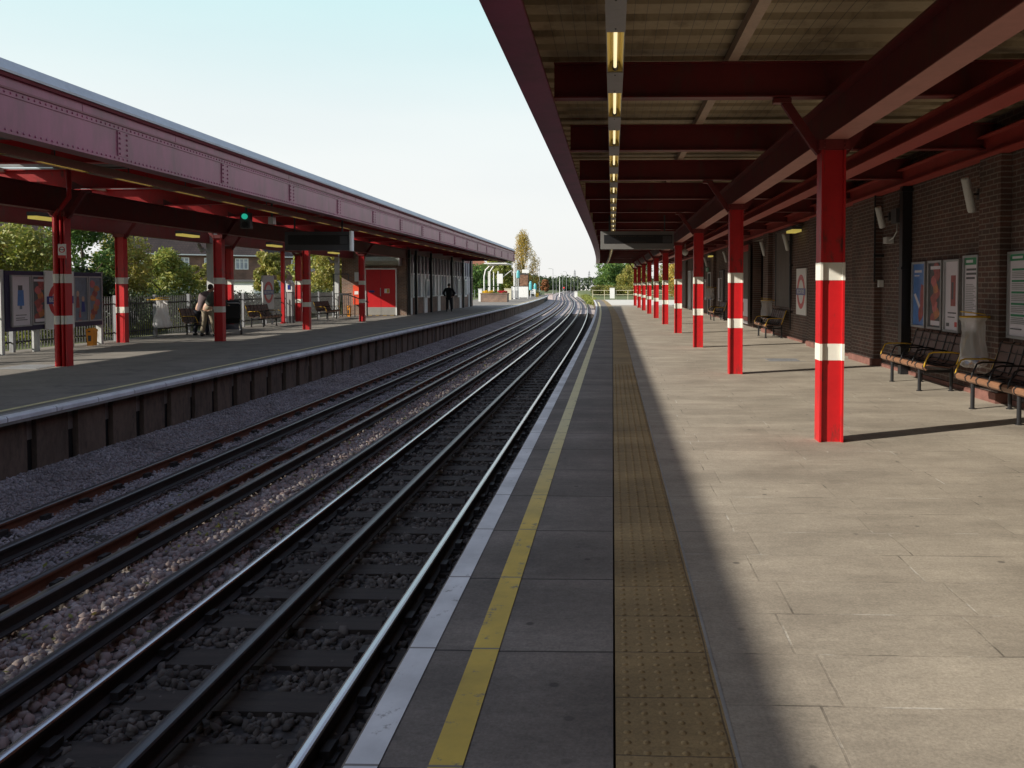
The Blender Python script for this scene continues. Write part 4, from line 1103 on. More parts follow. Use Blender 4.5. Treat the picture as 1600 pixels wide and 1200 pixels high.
pole('slim_post', 'slim unbanded red post on the left platform', -14.15, 35.4, 3.1, .13, RED, False)
hp = thing('help_point', 'pale help point pillar next to the slim red post', 'help point', (-14.0, 35.8, 0))
MB().box(-14.12, -13.88, 35.7, 35.95, 0, .3).build('foot', DKGREY, hp)
MB().box(-14.11, -13.89, 35.7, 35.95, .3, 1.35).build('pillar', MIDGREY, hp)
MB().prism([(-14.12,35.66,1.35),(-13.86,35.66,1.35),(-13.86,35.66,1.72),(-13.99,35.66,1.86),(-14.12,35.66,1.72)], (0,.33,0)).build('head', WHITE, hp)
MB().box(-14.05, -13.93, 35.645, 35.659, 1.45, 1.65).build('panel', BLUE, hp)
gt = thing('wicket_gate', 'dark steel frame and gate beside the far left fence', 'gate', (-13.4, 41.5, 0))
MB().tube([(-13.95,41.3,0),(-13.95,41.3,2.2),(-13.2,41.3,2.2),(-13.2,41.3,1.9)], .03, 8).build('frame', DKGREY, gt)
gm = MB()
for k in range(9): gm.box(-13.9+.1*k, -13.88+.1*k, 41.28, 41.30, .1, 1.25)
gm.box(-13.95, -13.05, 41.28, 41.32, 1.2, 1.24).box(-13.95, -13.05, 41.28, 41.32, .15, .19).build('gate_leaf', DKGREY, gt)
hr = thing('handrail', 'low dark handrail with posts beside the brick end wall', 'handrail', (-13.6, 43.3, 0))
mb = MB()
for k in range(5): mb.tube([(-14.2+.33*k, 43.4, 0), (-14.2+.33*k, 43.4, 1.15-.03*k)], .025, 6)
mb.tube([(-14.3,43.4,1.15),(-13.9,43.4,1.15),(-12.8,43.4,.75)], .03, 8); mb.build('rail', BLACK, hr)

# ------------------------------------------------------------------ left station building
LB = thing('station_building', 'brown brick building with red double door and white framed side on the left platform', 'building', (-12.9, 55, 0))
BX0, BX1, BY0, BY1 = -14.75, -11.2, 45.0, 66.5
MB().box(BX0, BX1, BY0, BY0+.25, 0, 3.95).build('end_wall', BRICKB, LB)
MB().box(BX0, BX0+.25, BY0+.25, BY1, 0, 3.95).box(BX0+.25, BX1, BY1-.25, BY1, 0, 3.95).build('rear_wall', BRICKBY, LB)
MB().box(BX0, BX1, BY0, BY1, 3.95, 4.0).build('roof', DARKIN, LB)
fr = FN(-13.40, BY0)
dr = MB().fbox(fr, 0, 1.62, .45, 2.5, .003, .05).build('red_double_door', REDDOOR, LB)
MB().fbox(fr, 0, 1.62, .03, .45, .003, .052).build('kick_plate', STEELKICK, dr)
MB().fbox(fr, -.06, 0, 0, 2.5, .003, .09).fbox(fr, 1.62, 1.68, 0, 2.5, .003, .09).fbox(fr, -.06, 1.68, 2.5, 2.57, .003, .09).build('frame', WHITE, dr)
MB().fbox(fr, .805, .815, .03, 2.5, .05, .054).build('seam', BLACK, dr)
MB().fbox(fr, .78, .81, 1.05, 1.5, .055, .09).build('handle', SILVER, dr)
MB().fbox(fr, .17, .45, 1.25, 1.36, .05, .056).build('door_plate', BLUE, dr)
MB().fbox(fr, 1.0, 1.28, 1.22, 1.46, .05, .056, 0).fbox(fr, 1.14, 1.26, 1.24, 1.44, .056, .06, 1).build('warning_plate', [WHITE, YELLOW], dr)
mb = MB(); mb2 = MB()
for k in range(9):
    (mb if k % 2 else mb2).box(-13.45+.2*k, -13.25+.2*k, BY0-.22, BY0-.12, .003, .012)
mb.build('threshold_tape', YELLOW, LB); mb2.build('threshold_tape', YELLOW if False else BLACK, LB)
# the side towards the track: brick dado, white frames, panes, black pipes
fr = FL(BX1, BY0)
Ls = BY1-BY0
MB().fbox(fr, .253, Ls-.253, 0, .95, -.2, 0).build('dado', BRICKBY, LB)
MB().fbox(fr, .253, Ls-.253, 3.35, 3.95, -.2, 0).build('head_board', FASCIA_DK, LB)
MB().fbox(fr, .253, Ls-.253, .95, 1.02, -.2, .05).build('sill', LTGREY, LB)
MB().fbox(fr, .253, Ls-.253, .95, 3.35, -.22, -.2).build('inner_lining', DARKIN, LB)
k = 0; u = .35
while u < Ls-.5:
    w = .95
    kind = k % 4
    p = MB().fbox(fr, u-.08, u+.08, .95 if kind else 0, 3.35, -.1, .06).build('mullion', WHITE, LB)
    wd = MB().fbox(fr, u+.08, u+w-.08, 1.02, 2.25, -.06, -.02).build('panel' if kind in (0,3) else 'window', WHITE if kind in (0,3) else GLASSLT, LB)
    MB().fbox(fr, u+.08, u+w-.08, 2.25, 2.32, -.06, .02).build('rail', WHITE, wd)
    MB().fbox(fr, u+.08, u+w-.08, 2.32, 3.35, -.06, -.03).build('upper_pane', GLASSDK, LB)
    if kind == 0: MB().fbox(fr, u+.08, u+w-.08, 0, .95, .002, .03).build('white_infill', WHITE, LB)
    u += w; k += 1
for u in (.12, 1.7, 5.6, 12.2, 16.5, 19.8): MB().fbox(fr, u-.08, u+.08, 0, 3.6, .07, .2).build('downpipe', BLACK, LB)
for u, z0, z1 in ((4.4,.9,2.0),(14.5,.8,2.1),(17.3,.8,2.1)):
    q = MB().fbox(fr, u, u+.9, z0, z1, .07, .11).build('wall_poster', WHITE, LB)
    MB().fbox(fr, u+.1, u+.8, z0+.12, z1-.1, .11, .115).build('print', SLATEP, q)
fr = FN(BX0, BY0)
el = thing('electrical_box', 'pale square box on the brick end wall above the red hose box', 'box', (BX0+.9, BY0-.1, 1.95))
MB().fbox(fr, .75, 1.1, 1.85, 2.35, .003, .15).fbox(fr, .77, 1.08, 1.87, 2.33, .15, .16).build('case', LTGREY, el)
hb = thing('hose_box', 'bright red box on the brick end wall', 'box', (BX0+.8, BY0-.1, .6))
MB().fbox(fr, .68, 1.05, .6, 1.65, .003, .2).build('case', mat('orange_red_paint', (.75,.07,.025), .45), hb)
MB().fbox(fr, .76, .97, 1.15, 1.32, .2, .205).build('label', WHITE, hb)
bx = thing('shutter_box', 'long grey rounded box above the red double door', 'box', (-12.4, 44.7, 2.7))
pr = [(-13.5,44.98,2.72),(-13.5,44.62,2.76),(-13.5,44.5,2.95),(-13.5,44.55,3.15),(-13.5,44.98,3.2)]
MB().prism(pr, (2.0,0,0)).build('housing', mat('greenish_grey_metal', (.3,.31,.25), .5), bx)
MB().box(-11.52, -11.46, 44.52, 44.98, 2.70, 3.22).build('end_cap', LTGREY, bx)

# ------------------------------------------------------------------ people
def skin(name, pts, edges, m, parent, sub=2, root=0):
    """pts: {key: (x,y,z,r)}"""
    keys = list(pts); ix = {k: i for i, k in enumerate(keys)}
    me = bpy.data.meshes.new(name); me.from_pydata([pts[k][:3] for k in keys], [(ix[a], ix[b]) for a, b in edges], [])
    ob = bpy.data.objects.new(name, me); COL.objects.link(ob); ob.parent = parent
    md = ob.modifiers.new('skin', 'SKIN'); md.use_smooth_shade = True
    for i, k in enumerate(keys):
        sv = me.skin_vertices[0].data[i]; r = pts[k][3]
        sv.radius = r if isinstance(r, tuple) else (r, r); sv.use_root = (i == root)
    sd = ob.modifiers.new('sub', 'SUBSURF'); sd.levels = sd.render_levels = sub
    me.materials.append(m)
    return ob
def head(parent, c, face, m=None, hair=HAIR, s=1.0):
    c = Vector(c); f = Vector(face).normalized(); r_ = f.cross(Vector((0,0,1))).normalized()
    mb = MB(); mb.lathe([(.02,-.13),(.05,-.12),(.062,-.07),(.073,-.01),(.078,.05),(.068,.095),(.035,.12),(.005,.125)], c, 14)
    mb.v = [tuple(c+(Vector(v)-c)*1.0+f*(.018 if (Vector(v)-c).dot(f) > .02 and v[2] < c.z+.03 else 0)) for v in mb.v]
    mb.prism([c+f*.085+r_*.012+Vector((0,0,-.03)), c+f*.085-r_*.012+Vector((0,0,-.03)), c+f*.08+Vector((0,0,.02))], f*.022)
    for s_ in (-1, 1): mb.lathe([(.004,-.03),(.014,-.02),(.016,.01),(.006,.03)], c+r_*s_*.078, 6)
    mb.box(c.x+f.x*.08-.02, c.x+f.x*.08+.02, c.y+f.y*.08-.012, c.y+f.y*.08+.012, c.z-.068, c.z-.06)
    h = mb.build('head', SKIN, parent, smooth=True, world=False)
    e = MB()
    for s_ in (-1, 1): e.dome(c+f*.078+r_*s_*.03+Vector((0,0,.015)), .011, .008, tuple(f), n=7)
    e.build('eyes', BLACK, h, world=False)
    hm = MB(); hm.lathe([(.079,-.03),(.085,.03),(.078,.09),(.045,.128),(.005,.137)], c-f*.012, 14)
    hm.build('hair', hair, h, smooth=True, world=False)
    return h
def hand(pts, edges, wrist, key, d, side):
    """palm, four bent fingers of unequal length and a thumb leaving the side of the palm"""
    w = Vector(wrist); d = Vector(d).normalized(); s = Vector(side).normalized(); n = d.cross(s)
    P = lambda k, v, r: pts.__setitem__(k, (v.x, v.y, v.z, r))
    P(key+'palm', w+d*.05, (.034,.017)); edges.append((key, key+'palm'))
    P(key+'knuckle', w+d*.085, (.036,.015)); edges.append((key+'palm', key+'knuckle'))
    for i, ln in enumerate((.062,.075,.07,.055)):
        o_ = s*(.027-.018*i)
        P(key+f'f{i}a', w+d*.10+o_, .0095); P(key+f'f{i}b', w+d*(.10+ln*.55)+o_+n*.012, .0085); P(key+f'f{i}c', w+d*(.10+ln*.9)+o_+n*.035, .007)
        edges += [(key+'knuckle', key+f'f{i}a'), (key+f'f{i}a', key+f'f{i}b'), (key+f'f{i}b', key+f'f{i}c')]
    P(key+'t1', w+d*.055+s*.042, .011); P(key+'t2', w+d*.085+s*.055+n*.015, .009)
    edges += [(key+'palm', key+'t1'), (key+'t1', key+'t2')]
def shoe(parent, x, y, m, d=(0,1)):
    dx, dy = d
    mb = MB(); mb.lathe([(.045,0),(.05,.03),(.045,.07),(.038,.11)], (x, y, 0), 10)
    mb.tube([(x-dx*.05, y-dy*.05, .045), (x+dx*.08, y+dy*.08, .042), (x+dx*.17, y+dy*.17, .03)], [.045,.042,.028], 10)
    return mb.build('shoe', m, parent, smooth=True, world=False)

# standing figure, seen from behind, hands in the jacket pockets
p1 = thing('person', 'person in black standing with hands in jacket pockets on the left platform', 'person', (-10.32, 52.3, 0))
B = {'pelvis':(0,0,.93,(.16,.11)),'waist':(0,0,1.08,(.15,.10)),'chest':(0,.0,1.30,(.18,.12)),'neckb':(0,0,1.46,(.09,.07)),'neck':(0,.01,1.53,.052),'skull':(0,.015,1.60,.06),
 'hl':(-.10,0,.86,.09),'kl':(-.12,.02,.48,.06),'al':(-.14,0,.10,.042),'hr':(.10,0,.86,.09),'kr':(.12,.02,.48,.06),'ar':(.15,0,.10,.042),
 'sl':(-.20,0,1.40,.07),'el':(-.34,-.03,1.14,.05),'wl':(-.22,.08,.98,.04),'sr':(.20,0,1.40,.07),'er':(.34,-.03,1.14,.05),'wr':(.22,.08,.98,.04)}
E_ = [('pelvis','waist'),('waist','chest'),('chest','neckb'),('neckb','neck'),('neck','skull'),('pelvis','hl'),('hl','kl'),('kl','al'),('pelvis','hr'),('hr','kr'),('kr','ar'),('chest','sl'),('sl','el'),('el','wl'),('chest','sr'),('sr','er'),('er','wr')]
hand(B, E_, B['wl'][:3], 'wl', (.5,.3,-.8), (0,1,0)); hand(B, E_, B['wr'][:3], 'wr', (-.5,.3,-.8), (0,1,0))
skin('body', B, E_, SKIN, p1)
J = {'waist':(0,0,.80,(.205,.155)),'mid':(0,0,1.10,(.19,.15)),'chest':(0,0,1.30,(.21,.155)),'neckb':(0,0,1.47,(.11,.09)),'col':(0,.0,1.53,.075),
 'sl':(-.215,0,1.41,.095),'el':(-.36,-.04,1.14,.078),'wl':(-.235,.08,.96,.066),'sr':(.215,0,1.41,.095),'er':(.36,-.04,1.14,.078),'wr':(.235,.08,.96,.066)}
skin('jacket', J, [('waist','mid'),('mid','chest'),('chest','neckb'),('neckb','col'),('chest','sl'),('sl','el'),('el','wl'),('chest','sr'),('sr','er'),('er','wr')], BLACKC, p1)
T = {'pelvis':(0,0,.92,(.17,.125)),'hl':(-.10,0,.82,.105),'kl':(-.125,.02,.48,.085),'al':(-.145,0,.07,.072),'hr':(.10,0,.82,.105),'kr':(.125,.02,.48,.085),'ar':(.155,0,.07,.072)}
TE = [('pelvis','hl'),('hl','kl'),('kl','al'),('pelvis','hr'),('hr','kr'),('kr','ar')]
skin('trousers', T, TE, BLACKC, p1)
head(p1, (0,.02,1.64), (0,1,0)); shoe(p1, -.145, 0, BLACK); shoe(p1, .155, 0, BLACK)

# person stooping over a pushchair
p2 = thing('person', 'stooping person in dark jacket and beige trousers pushing a pushchair', 'person', (-12.98, 26.35, 0))
def stoop(p, jm, tm, lean, low=None, coat=1.0, hairm=HAIR):
    lx, ly = lean
    B = {'pelvis':(0,0,.92,(.15,.11)),'waist':(lx*.2,ly*.2,1.07,(.14,.10)),'chest':(lx*.65,ly*.65,1.26,(.17,.12)),'neckb':(lx*.95,ly*.95,1.39,(.08,.07)),'neck':(lx*1.12,ly*1.12,1.44,.05),'skull':(lx*1.25,ly*1.25,1.49,.06),
     'hl':(-.09,0,.86,.09),'kl':(-.13,.03,.48,.058),'al':(-.17,-.06,.09,.042),'hr':(.09,0,.86,.09),'kr':(.14,.06,.48,.058),'ar':(.17,.10,.09,.042),
     'sl':(lx*.8-.17,ly*.8,1.31,.06),'el':(lx*.9-.2,ly*.9+.05,1.08,.045),'wl':(lx*1.3-.08,ly*1.3+.12,.98,.034),'sr':(lx*.8+.17,ly*.8,1.31,.06),'er':(lx*.9+.2,ly*.9+.05,1.08,.045),'wr':(lx*1.3+.14,ly*1.3+.12,.98,.034)}
    E_ = [('pelvis','waist'),('waist','chest'),('chest','neckb'),('neckb','neck'),('neck','skull'),('pelvis','hl'),('hl','kl'),('kl','al'),('pelvis','hr'),('hr','kr'),('kr','ar'),('chest','sl'),('sl','el'),('el','wl'),('chest','sr'),('sr','er'),('er','wr')]
    hand(B, E_, B['wl'][:3], 'wl', (.5,.6,-.3), (1,0,.2)); hand(B, E_, B['wr'][:3], 'wr', (.4,.7,-.3), (-1,0,.2))
    skin('body', B, E_, SKIN, p)
    g = lambda k, r: (*B[k][:3], r)
    J = {'waist':(lx*.02,ly*.02,.90 if low is BEIGE else .74,(.185,.155)),'mid':(lx*.3,ly*.3,1.12,(.185,.15)),'chest':(lx*.65,ly*.65,1.27,(.2,.15)),'neckb':(lx*.98,ly*.98,1.40,(.1,.09)),
      'sl':g('sl',.085),'el':g('el',.068),'wl':g('wl',.052),'sr':g('sr',.085),'er':g('er',.068),'wr':g('wr',.052)}
    skin('jacket', J, [('waist','mid'),('mid','chest'),('chest','neckb'),('chest','sl'),('sl','el'),('el','wl'),('chest','sr'),('sr','er'),('er','wr')], jm, p)
    if low is BEIGE: skin('shirt_tail', {'a':(lx*.1,ly*.1,1.0,(.165,.135)),'b':(0,0,.80,(.17,.14))}, [('a','b')], low, p)
    T = {'pelvis':(0,0,.90,(.165,.13)),'hl':(-.09,0,.80,.105),'kl':g('kl',.082),'al':(B['al'][0],B['al'][1],.07,.068),'hr':(.09,0,.80,.105),'kr':g('kr',.082),'ar':(B['ar'][0],B['ar'][1],.07,.068)}
    skin('trousers', T, TE, tm, p)
    head(p, (lx*1.28,ly*1.28,1.53), (.6*abs(lx)+.3,.7,-.2), hair=hairm)
    shoe(p, B['al'][0], B['al'][1], BLACK); shoe(p, B['ar'][0], B['ar'][1], BLACK)
stoop(p2, OLIVE, BEIGE, (.26,.20), BEIGE)
p3 = thing('person', 'person in pinkish grey coat and navy trousers beside the stooping person', 'person', (-13.42, 26.75, 0))
stoop(p3, PINKG, NAVYC, (.22,.12), PINKG)
pc = thing('pushchair', 'black pushchair with hood standing beyond the second left column', 'pushchair', (-12.58, 27.2, 0))
x, y = 0, 0
fm = MB()
for s in (-.24, .24):
    fm.tube([(-.42,s,1.02),(-.30,s,.9),(.30,s,.16)], .016, 8).tube([(-.32,s,.14),(.12,s,.55),(.2,s,.62)], .016, 8)
fm.tube([(-.42,-.24,1.02),(-.46,-.2,1.05),(-.46,.2,1.05),(-.42,.24,1.02)], .02, 8); fm.build('frame', GALV, pc, world=False)
MB().prism([(-.22,-.22,.36),(.26,-.22,.40),(.26,-.22,.46),(-.14,-.22,.44),(-.34,-.22,.92),(-.40,-.22,.90)], (0,.44,0)).build('seat', BLACKC, pc, world=False)
hd_ = MB(); n = 8
vs = []
for i in range(n+1):
    a = math.pi*(.05+.62*i/n)
    for s in (-.26,-.2,0,.2,.26): vs.append((-.16+.38*math.cos(a)*(1 if abs(s) < .25 else .9), s, .80+.34*math.sin(a)*(1 if abs(s) < .25 else .8)))
hd_.add(vs, [(i*5+k, i*5+k+1, (i+1)*5+k+1, (i+1)*5+k) for i in range(n) for k in range(4)])
hd_.prism([(-.45,-.25,.55),(.1,-.25,.50),(.2,-.25,.82),(-.2,-.25,1.1),(-.48,-.25,.95)], (0,.5,0)); hd_.build('hood', BLACKC, pc, world=False)
MB().prism([(-.28,-.2,.18),(.16,-.2,.2),(.14,-.2,.34),(-.26,-.2,.34)], (0,.4,0)).build('basket', NAVYC, pc, world=False)
for wx in (-.30, .32):
    for s in (-.27, .27):
        t = []
        for k in range(13):
            a = 2*math.pi*k/12; t.append((wx+.125*math.cos(a), s, .15+.125*math.sin(a)))
        wl = MB().tube(t, .025, 8, cap=False).build('wheel', BLACK, pc, world=False)
        q = MB()
        for k in range(6): q.bar((wx, s, .15), (wx+.115*math.cos(k*1.047), s, .15+.115*math.sin(k*1.047)), .012)
        q.tube([(wx, s-.02, .15), (wx, s+.02, .15)], .03, 8).build('rim', LTGREY, wl, world=False)
pc.rotation_euler = (0,0,R(114))

# ------------------------------------------------------------------ trees and planting
def leaves(blobs, n, size, gap=.35):
    """leaf quads through the volume of many clumps, with holes between the clumps"""
    vol = np.array([b[3]*b[4]*b[5] for b in blobs])**.67
    pick = RNG.choice(len(blobs), n, p=vol/vol.sum())
    Bm = np.array(blobs)[pick]
    d = RNG.normal(size=(n, 3)); d /= np.linalg.norm(d, axis=1, keepdims=True)
    r = RNG.uniform(.35, 1.0, n)**.55*RNG.uniform(.75, 1.12, n)
    C = Bm[:, :3]+d*r[:, None]*Bm[:, 3:6]
    u = RNG.normal(size=(n, 3)); u /= np.linalg.norm(u, axis=1, keepdims=True)
    w = np.cross(u, d+RNG.normal(size=(n, 3))*.8); w /= np.linalg.norm(w, axis=1, keepdims=True)
    s = (size*RNG.uniform(.6, 1.35, n))[:, None]
    V = np.stack([C-u*s, C+w*s*.55, C+u*s, C-w*s*.55], 1).reshape(-1, 3)
    F = np.arange(4*n).reshape(n, 4)
    return V, F
def tree(name, label, cat, base, rad, z0, z1, nb, nl, ls, m, trunk=.12, shape='round', group=None, limbs=5):
    x, y, zb = base
    r = thing(name, label, cat, base, group)
    blobs = []; ends = []
    for k in range(nb):
        t = (k+.5)/nb; z = z0+(z1-z0)*t
        if shape == 'round': q = rad*math.sqrt(max(.06, 1-(2*t-1)**2*.85))
        elif shape == 'poplar': q = rad*1.1*(.35+.65*math.sin(math.pi*min(1, t*1.0+.12)))*(1.0-.55*t)
        elif shape == 'shrub': q = rad*math.sqrt(max(.12, 1-t*t*.8))
        else: q = rad
        a = k*2.399+random.uniform(-.4,.4); rr = q*math.sqrt(random.random())*.85
        s = (rad*.36)*random.uniform(.65, 1.25)
        if shape == 'poplar': s *= .40
        c = (rr*math.cos(a), rr*math.sin(a), z-zb)
        blobs.append((*c, s, s, s*(random.uniform(1.2, 2.0) if shape == 'poplar' else random.uniform(.6, .95)))); ends.append(c)
    V, F = leaves(blobs, nl, ls)
    V[:, 2] = np.maximum(V[:, 2], .02)
    np_mesh('crown', V, F, m, r)
    tm = MB(); H = (z0+(z1-z0)*.62)-zb
    tm.tube([(0,0,-.1),(0,0,.15),(.03*rad,.02*rad,H*.5),(.05*rad,-.03*rad,H)], [trunk*1.35, trunk, trunk*.7, trunk*.25], 9)
    for c in random.sample(ends, min(limbs*2, len(ends))):
        h = max(.2, min(H*.8, c[2]*random.uniform(.35,.75)))
        tm.tube([(.02*rad,0,h), (c[0]*.5, c[1]*.5, h+(c[2]-h)*.6), c], [trunk*.5, trunk*.28, trunk*.08], 6)
    tm.build('trunk', BARK, r, world=False, smooth=True)
    return r
G1 = 'trees and shrubs behind the left fence'
tree('garden_shrub', 'olive green loose shrub behind the left end of the poster board', 'shrub', (-19.6, 27.0, 0), 2.0, .3, 3.35, 26, 9000, .075, L_OLIVE, .07, 'shrub', G1)
tree('garden_shrub', 'tall leafy shrub at the extreme left beyond the fence', 'shrub', (-18.6, 23.4, 0), 1.7, .3, 2.95, 20, 7000, .075, L_OLIVE, .07, 'shrub', G1)
tree('garden_tree', 'mid green tree between the first two left columns', 'tree', (-22.0, 34.0, 0), 1.9, .8, 4.4, 24, 9000, .08, L_GREEN, .11, 'round', G1)
tree('garden_tree', 'yellowing green tree behind the second back row column', 'tree', (-21.9, 36.6, 0), 1.8, .6, 3.55, 24, 9000, .075, L_AUTUMN, .1, 'round', G1)
tree('garden_shrub', 'dark round bush low behind the right end of the poster board', 'bush', (-17.6, 27.6, 0), 1.3, .1, 2.0, 16, 5000, .06, L_DARK, .05, 'shrub', G1)
tree('garden_tree', 'green and yellow tree in front of the dark tiled house', 'tree', (-22.6, 41.5, 0), 1.5, .4, 3.2, 20, 8000, .085, L_OLIVE, .1, 'round', G1)
tree('garden_shrub', 'brownish bush to the right of the broad white post', 'bush', (-27.9, 56, 0), 1.0, .2, 3.1, 14, 5000, .09, L_AUTUMN, .07, 'shrub', G1)
tree('garden_tree', 'pale yellow tree between the second house and the station sign', 'tree', (-26.3, 63, 0), 1.3, .8, 4.1, 18, 7000, .11, L_AUTUMN, .12, 'round', G1)
tree('garden_tree', 'large loose yellow green tree left of the brown brick building', 'tree', (-21.0, 60, 0), 2.4, .8, 5.2, 28, 10000, .11, L_OLIVE, .14, 'round', G1)
tree('garden_tree', 'tall pale tree whose top shows above the wicket gate', 'tree', (-19.0, 57, 0), 2.2, .8, 4.8, 22, 7000, .1, L_AUTUMN, .12, 'round', G1)
hv, hf = leaves([(-17.2-1.2*random.random(), y*1.0, .55+.25*random.random(), .8, .8, .65+.25*random.random()) for y in np.arange(27, 58, .75)], 26000, .06)
tag(np_mesh('hedge', hv, hf, L_DARK), 'low dark straggling hedge running behind the left picket fence', 'hedge')
hv, hf = leaves([(-16.2-.5*random.random(), y*1.0, .1, .5, .5, .3) for y in np.arange(14, 44, .6)], 9000, .05)
tag(np_mesh('undergrowth', hv, hf, L_OLIVE), 'rough weeds growing along the foot of the left fence', 'undergrowth', kind='stuff')

# far trees
tree('poplar_tree', 'tall golden autumn tree rising beyond the end of the left canopy', 'tree', (-14.3, 132, 0), 4.0, .8, 9.7, 95, 14000, .085, L_GOLD, .2, 'poplar', limbs=10)
tree('poplar_tree', 'lower yellow green tree beside the tall golden tree', 'tree', (-17.8, 130, 0), 3.0, .5, 6.2, 26, 7000, .18, L_OLIVE, .2, 'round')
tree('bush', 'dark green bush behind the platform end lamp posts', 'bush', (-19.5, 118, 0), 3.2, 0, 4.2, 22, 6000, .16, L_GREEN, .15, 'shrub')
tree('bush', 'dark low bush behind the mirror and cabinet', 'bush', (-15.5, 140, 0), 3, 0, 3.4, 18, 5000, .16, L_DARK, .15, 'shrub')
tree('broad_tree', 'dense dark green tree beyond the right platform end', 'tree', (-.2, 165, 0), 3.8, .2, 6.3, 34, 12000, .17, L_GREEN, .25, 'round')
tree('broad_tree', 'yellowing round tree right of the dense green tree', 'tree', (3.6, 150, 0), 3.4, .2, 4.9, 30, 11000, .15, L_AUTUMN, .22, 'round')
tree('broad_tree', 'tall green tree behind the yellowing round tree', 'tree', (4.8, 178, 0), 4.2, .5, 7.2, 30, 9000, .18, L_GREEN, .25, 'round')
tree('broad_tree', 'green tree seen between the farthest right columns', 'tree', (9.0, 110, 0), 3.2, .5, 6.0, 24, 8000, .14, L_OLIVE, .22, 'round')
tree('broad_tree', 'yellow leaved tree glimpsed past the far end of the right building', 'tree', (7.6, 95, 0), 2.0, .5, 4.6, 18, 6000, .11, L_GOLD, .16, 'round')
hv, hf = leaves([(-2.6+i*.62, 140+random.uniform(-3,3), .9, 1.3, 1.3, .9) for i in range(9)], 7000, .13)
tag(np_mesh('hedge', hv, hf, L_AUTUMN), 'brownish scrub bank below the trees beyond the right platform', 'hedge')
# weeds on the ramp beyond the right platform
hv, hf = leaves([(-1.4+off(y)+random.uniform(0,.8), y*1.0, -.35+.2*random.random(), .6, .8, .38) for y in np.arange(96, 150, 1.1)], 9000, .08)
tag(np_mesh('weeds', hv, hf, L_OLIVE), 'straggling weeds on the ramp past the end of the right platform', 'weeds', kind='stuff')
# distant belt of trees: one mass
bl = []
for i in range(150):
    px = random.uniform(780, 948); d = random.uniform(380, 520); x = (px-957)/1300*d
    bl.append((x, d, random.uniform(.5, 4.8), 5, 5, random.uniform(2, 3.4)))
for i in range(60):
    d = random.uniform(480, 640); x = random.uniform(-40, 130)
    bl.append((x, d, random.uniform(1, 6), 7, 7, 4))
hv, hf = leaves(bl, 30000, .75)
tag(np_mesh('woods', hv, hf, L_DARK), 'distant dark belt of trees along the horizon beyond the railway', 'woods', kind='stuff')
tree('red_leaved_tree', 'reddish brown tree in front of the distant belt of trees', 'tree', (-24.3, 300, -1), 1.9, 0, 3.6, 14, 3000, .25, leaf_mat('russet_leaves', [(0.260,0.091,0.039),(0.390,0.156,0.065),(0.195,0.130,0.052)]), .25, 'round')
struct('hills', MB().sheet([(-1500,3),(-600,8),(-200,11),(0,12),(300,9),(900,12),(1600,4)], 1500, 1560, curve=False).add([(-1500,1500,-2),(1600,1500,-2),(1600,1500,12),(300,1500,9),(0,1500,12),(-200,1500,11),(-600,1500,8),(-1500,1500,3)], [(0,1,2,3,4,5,6,7)]), mat('far_woodland', (.06,.08,.07), .95))

# ------------------------------------------------------------------ houses behind the left platform
def house(label, x, y, rz, w, d, eave, ridge, roofm, winm=GLASSLT, hip=True):
    r = thing('brick_house', label, 'house', (x, y, 0), 'houses behind the left platform', rz)
    MB().box(-w/2, w/2, -d/2, d/2, -.3, eave).build('wall', HBRICK, r, world=False)
    o_ = .45; h = (d*.42 if hip else 0)
    a = [(-w/2-o_,-d/2-o_,eave),(w/2+o_,-d/2-o_,eave),(w/2+o_,d/2+o_,eave),(-w/2-o_,d/2+o_,eave),(-w/2+h,0,ridge),(w/2-h,0,ridge)]
    rf = MB().add(a, [(0,1,5,4),(2,3,4,5),(1,2,5),(3,0,4),(0,3,2,1)]).build('roof', roofm, r, world=False)
    MB().bar((-w/2+h,0,ridge+.02),(w/2-h,0,ridge+.02),.25,.12).bar((-w/2-o_,-d/2-o_,eave),(-w/2+h,0,ridge+.02),.22,.1).bar((w/2+o_,-d/2-o_,eave),(w/2-h,0,ridge+.02),.22,.1).build('ridge_tiles', HTILEO, rf, world=False)
    ch = MB().box(-w*.12, w*.12, -.4, .4, ridge-1.2, ridge+1.1)
    for k in range(4): ch.lathe([(.12,0),(.14,.3),(.11,.35)], (-w*.09+w*.06*k, 0, ridge+1.1), 8)
    ch.build('chimney', HBRICK, rf, world=False)
    for u in (-w*.32, -w*.08, w*.12, w*.34):
        for z0, z1, ww in ((eave-1.55, eave-.35, 1.25), (.8, 2.2, 1.5)):
            fr = ((u, -d/2, 0), (1,0,0), (0,-1,0))
            f = MB()
            for q in (-ww/2, -ww/6, ww/6, ww/2): f.fbox(fr, q-.05, q+.05, z0, z1, .003, .08)
            f.fbox(fr, -ww/2+.05, ww/2-.05, z0, z0+.09, .003, .06).fbox(fr, -ww/2+.05, ww/2-.05, z1-.09, z1, .003, .06).fbox(fr, -ww/2+.05, ww/2-.05, z1-.42, z1-.36, .003, .06)
            wf = f.build('window', WHITE, r, world=False)
            MB().fbox(fr, -ww/2, ww/2, z0, z1, .003, .03).build('pane', winm, wf, world=False)
    MB().bar((-w/2-o_,-d/2-o_,eave-.06),(w/2+o_,-d/2-o_,eave-.06),.12,.12).build('gutter', WHITE, r, world=False)
    return r
house('brown roofed house at the extreme left above the olive shrub', -50.5, 62, R(38), 13, 8, 5.0, 9.2, HTILE)
house('brown roofed house with white windows behind the broad white post', -46.5, 90, R(36), 14, 8, 4.95, 9.3, HTILE)
house('dark roofed house with pale windows between two left columns', -41.5, 98, R(30), 9.5, 8, 5.0, 7.8, HTILE)
house('house with an orange red hipped roof behind the station sign', -39.5, 108, R(30), 11, 8, 5.0, 9.0, HTILEO)
